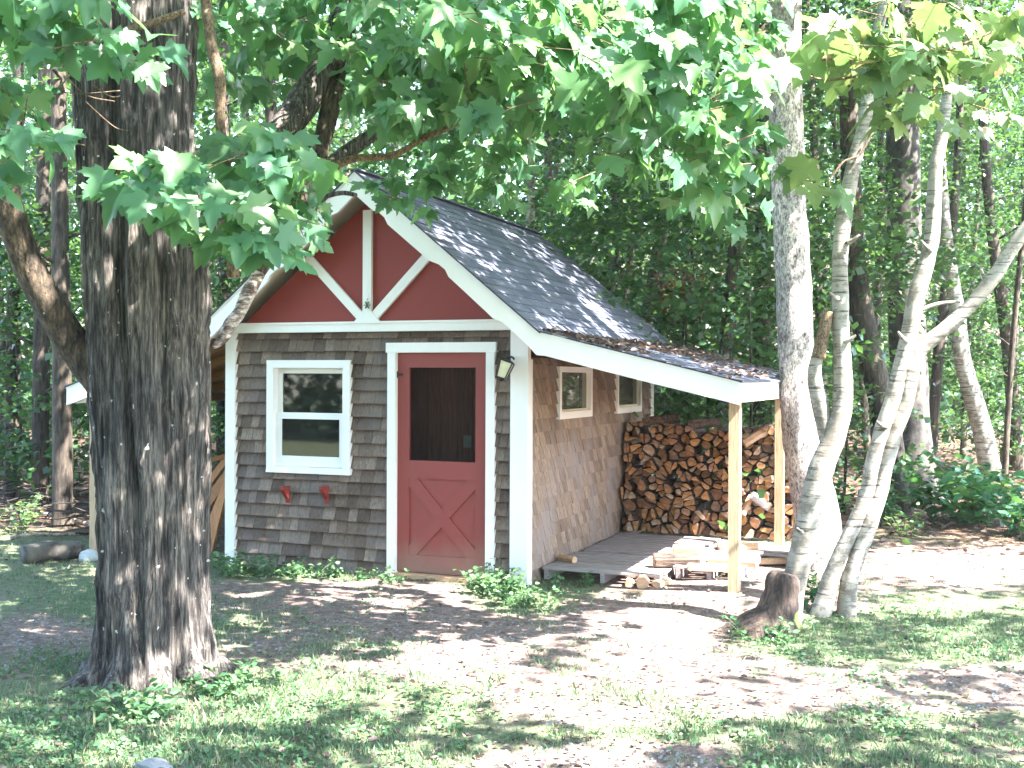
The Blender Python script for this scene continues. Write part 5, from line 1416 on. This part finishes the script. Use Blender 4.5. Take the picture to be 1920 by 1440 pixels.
def rock(px, py, sx_, sy_, sz_, mat, label, seed):
    P = onplane(px, py, 2, 0.0); P[2] = float(ground_h(P[0], P[1]))
    mb = MB(); nu, nv_ = 14, 8; V = []
    for i in range(nv_ + 1):
        ph = math.pi * i / nv_
        for j in range(nu):
            t_ = 2 * math.pi * j / nu; k = 0.75 + 0.5 * float(vnoise(math.cos(t_) * 1.5 + seed, math.cos(ph) * 1.5 + math.sin(t_) * 1.3, seed))
            V.append((P[0] + sx_ * k * math.sin(ph) * math.cos(t_), P[1] + sy_ * k * math.sin(ph) * math.sin(t_), P[2] + sz_ * (0.35 + k * math.cos(ph))))
    mb.v = V; mb.f = [[i * nu + j, (i + 1) * nu + j, (i + 1) * nu + (j + 1) % nu, i * nu + (j + 1) % nu] for i in range(nv_) for j in range(nu)]; mb.mi = [0] * len(mb.f)
    tag(obj('stone', mb, MT[mat]), label, 'stone')
rock(167, 1048, 0.10, 0.10, 0.08, 'stone', 'pale bluish stone at the foot of the left lean-to post', 3)
rock(1815, 838, 0.25, 0.2, 0.16, 'stone', 'whitish stone beside the leaning birch at the right', 5)
rock(285, 1448, 0.10, 0.07, 0.035, 'gstone', 'flat grey stone in the grass at the bottom edge', 7)
# splintered stump at the right edge
P = onplane(1892, 885, 2, 0.0); d_ = gdepth(1892, 885)
sp = empty('tree_stump', P, 'splintered grey stump at the right edge beyond the shrubs', 'stump')
mb = MB(); mb.tube([at(1890, 895, d_), at(1890, 860, d_), at(1888, 830, d_)], [0.19, 0.16, 0.13], 12, 4, 0.25, 61); obj('trunk', mb, MT['pale_bark'], sp)
mb = MB(); mb.tube([at(1896, 850, d_), at(1902, 800, d_)], [0.05, 0.02], 6, 1, 0.2); mb.tube([at(1890, 835, d_), at(1889, 805, d_)], [0.04, 0.02], 6, 1, 0.2); obj('splinter', mb, MT['pale_bark'], sp)

# brush piled on the forest floor
rg = np.random.default_rng(31); mb = MB()
for k in range(330):
    if k % 3: P = onplane(rg.uniform(1580, 2050), rg.uniform(800, 870), 2, 0.0); hh = 0.75
    else: P = onplane(rg.uniform(-60, 190), rg.uniform(925, 1010), 2, 0.0); hh = 0.35
    g = float(ground_h(P[0], P[1])); P[2] = g + rg.uniform(0.02, hh)
    a = rg.uniform(0, 6.28); l_ = rg.uniform(0.3, 1.1); dv = np.array([math.cos(a), math.sin(a), rg.uniform(-0.25, 0.25)]) * l_
    mb.tube([P - dv / 2, P + [0, 0, rg.uniform(-0.04, 0.06)], P + dv / 2], [0.014, 0.010, 0.004], 5, 2)
tag(obj('brush', mb, MT['dark_bark'], None, True), 'tangled dead brush and twigs on the forest floor', 'brush', kind='stuff')

# ------------------------------------------------------------------ grass, weeds and litter over the yard
rg = np.random.default_rng(41)
def yard(N, pxa, pxb, pya, pyb, bias=1.0):
    px_ = rg.uniform(pxa, pxb, N); py_ = pya + (pyb - pya) * rg.uniform(0, 1, N) ** bias
    dr = _f[None, :] + _r[None, :] * ((px_ - 960) / F)[:, None] + _u[None, :] * ((720 - py_) / F)[:, None]
    t_ = (0 - CAM[2]) / dr[:, 2]; P = CAM + dr * t_[:, None]
    P[:, 2] = ground_h(P[:, 0], P[:, 1])
    foot = (P[:, 0] > -3.25) & (P[:, 0] < 1.3) & (P[:, 1] > -0.06) & (P[:, 1] < 3.2) & ((P[:, 0] < 0.03) | (P[:, 1] > 0.28))
    tr = ((P[:, 0] - maple_base[0]) ** 2 + (P[:, 1] - maple_base[1]) ** 2) < 0.31 ** 2
    k = ~(foot | tr)
    return P[k], px_[k], py_[k]
P, a, b = yard(300000, -200, 2120, 985, 1560, 0.9)
g = grassy(a, b, P[:, 0], P[:, 1]) + 0.9 * (vnoise(P[:, 0] * 1.6, P[:, 1] * 1.6, 81) - 0.5) + 0.7 * (vnoise(P[:, 0] * 6, P[:, 1] * 6, 82) - 0.5)
k = rg.uniform(0, 1, len(P)) < np.clip((g - 0.33) / 0.45, 0.012, 1) * 0.46
P = P[k]; N = len(P); gk = g[k]
tipv = np.array([0, 0, 1.0]) + rg.normal(0, 0.45, (N, 3)) * np.array([1, 1, 0.2]); 
hgt = rg.uniform(0.016, 0.042, N) * (0.6 + 0.6 * np.clip(gk, 0, 1.2)) * (1 + 0.8 * (rg.uniform(0, 1, N) > 0.97))
bl = leaf_arrays(P, tipv, rand_dirs(N, -0.1, 0.1, rg), hgt * 1.0, (TB[0] * np.array([1.7, 1, 1]), TB[1]))
P2, a, b = yard(120000, -200, 2120, 1000, 1560, 0.9)
g = grassy(a, b, P2[:, 0], P2[:, 1]) + 1.2 * (vnoise(P2[:, 0] * 2.2, P2[:, 1] * 2.2, 83) - 0.5) + 0.8 * (vnoise(P2[:, 0] * 7, P2[:, 1] * 7, 84) - 0.5)
k = rg.uniform(0, 1, len(P2)) < np.clip((g - 0.45) / 0.5, 0.01, 1) * 0.42
P2 = P2[k]; N2 = len(P2); P2[:, 2] += rg.uniform(0.004, 0.035, N2)
wl = leaf_arrays(P2, rand_dirs(N2, -0.1, 0.6, rg), np.array([0, 0, 1.0]) + rg.normal(0, 0.45, (N2, 3)), rg.uniform(0.012, 0.034, N2), (TO[0] * np.array([1.4, 1, 1]), TO[1]))
print('blades', N, 'weeds', N2)
tag(put('grass', leaf_mesh('grass', [(bl, 0), (wl, 1)], [MT['grass'], MT['weed']])), 'patchy short grass and small weeds over the bare yard', 'grass', kind='stuff')
P3, a, b = yard(16000, -200, 2120, 930, 1500, 0.7)
k = rg.uniform(0, 1, len(P3)) < np.where(b < 1040, 1.0, 0.42)
P3 = P3[k]; N3 = len(P3); P3[:, 2] += rg.uniform(0.004, 0.02, N3)
P4 = np.stack([rg.uniform(-9, 12, 16000), rg.uniform(3.2, 26, 16000)], 1); P4 = np.concatenate([P4, ground_h(P4[:, 0], P4[:, 1])[:, None] + rg.uniform(0.005, 0.05, 16000)[:, None]], 1)
dl = leaf_arrays(P3, rand_dirs(N3, -0.2, 0.2, rg), np.array([0, 0, 1.0]) + rg.normal(0, 0.35, (N3, 3)), rg.uniform(0.015, 0.05, N3), TO)
dl2 = leaf_arrays(P4, rand_dirs(len(P4), -0.2, 0.3, rg), np.array([0, 0, 1.0]) + rg.normal(0, 0.5, (len(P4), 3)), rg.uniform(0.05, 0.11, len(P4)), TO)
tag(put('leaf_litter', leaf_mesh('leaf_litter', [(dl, 0), (dl2, 0)], [MT['deadleaf']])), 'brown dead leaves scattered over the yard and forest floor', 'leaf litter', kind='stuff')
rp = np.random.default_rng(55)
PP, a, b = yard(14000, -100, 2020, 1000, 1540, 0.8)
kk = (grassy(a, b, PP[:, 0], PP[:, 1]) < 0.5) & (vnoise(PP[:, 0] * 1.5, PP[:, 1] * 1.5, 95) > 0.4); PP = PP[kk]; NP = len(PP)
GT = (np.array([(0, 0, 0.45), (0.5, 0, 0), (0.15, 0.5, 0), (-0.45, 0.25, 0), (-0.4, -0.35, 0), (0.2, -0.5, 0)]), [(0, 1, 2), (0, 2, 3), (0, 3, 4), (0, 4, 5), (0, 5, 1)])
tag(put('pebbles', leaf_mesh('pebbles', [(leaf_arrays(PP, rand_dirs(NP, -0.05, 0.05, rp), np.array([0, 0, 1.0]) + rp.normal(0, 0.15, (NP, 3)), rp.uniform(0.006, 0.026, NP), GT), 0)], [MT['gstone']])), 'small stones and chips on the bare earth', 'pebbles', kind='stuff')
N5 = 14000
P5 = np.stack([rg.uniform(-9, 14, N5), rg.uniform(4.5, 26, N5)], 1); kk = vnoise(P5[:, 0] * 0.8, P5[:, 1] * 0.8, 91) > 0.5; P5 = P5[kk]
P5 = np.concatenate([P5, ground_h(P5[:, 0], P5[:, 1])[:, None] + rg.uniform(0.03, 0.35, len(P5))[:, None]], 1)
fc = leaf_arrays(P5, rand_dirs(len(P5), -0.2, 0.4, rg), np.array([0, 0, 1.0]) + rg.normal(0, 0.5, (len(P5), 3)), rg.uniform(0.06, 0.13, len(P5)), TO)
tag(put('ground_cover', leaf_mesh('ground_cover', [(fc, 0)], [MT['shrub_leaf']])), 'low green plants covering the forest floor', 'ground cover', kind='stuff')

# ------------------------------------------------------------------ thin even volume added to imitate a lens-flare veil
mb = MB(); mb.box(-95, 95, -75, 134, -2.0, 26.0)
m = bpy.data.materials.new('flare_veil'); m.use_nodes = True; m.node_tree.nodes.clear()
vo = m.node_tree.nodes.new('ShaderNodeOutputMaterial'); pv = m.node_tree.nodes.new('ShaderNodeVolumePrincipled')
pv.inputs['Color'].default_value = (0.93, 0.95, 1.0, 1); pv.inputs['Density'].default_value = 0.0005; pv.inputs['Anisotropy'].default_value = 0.2
m.node_tree.links.new(pv.outputs[0], vo.inputs['Volume'])
tag(obj('flare_veil_volume', mb, m), kind='stuff')
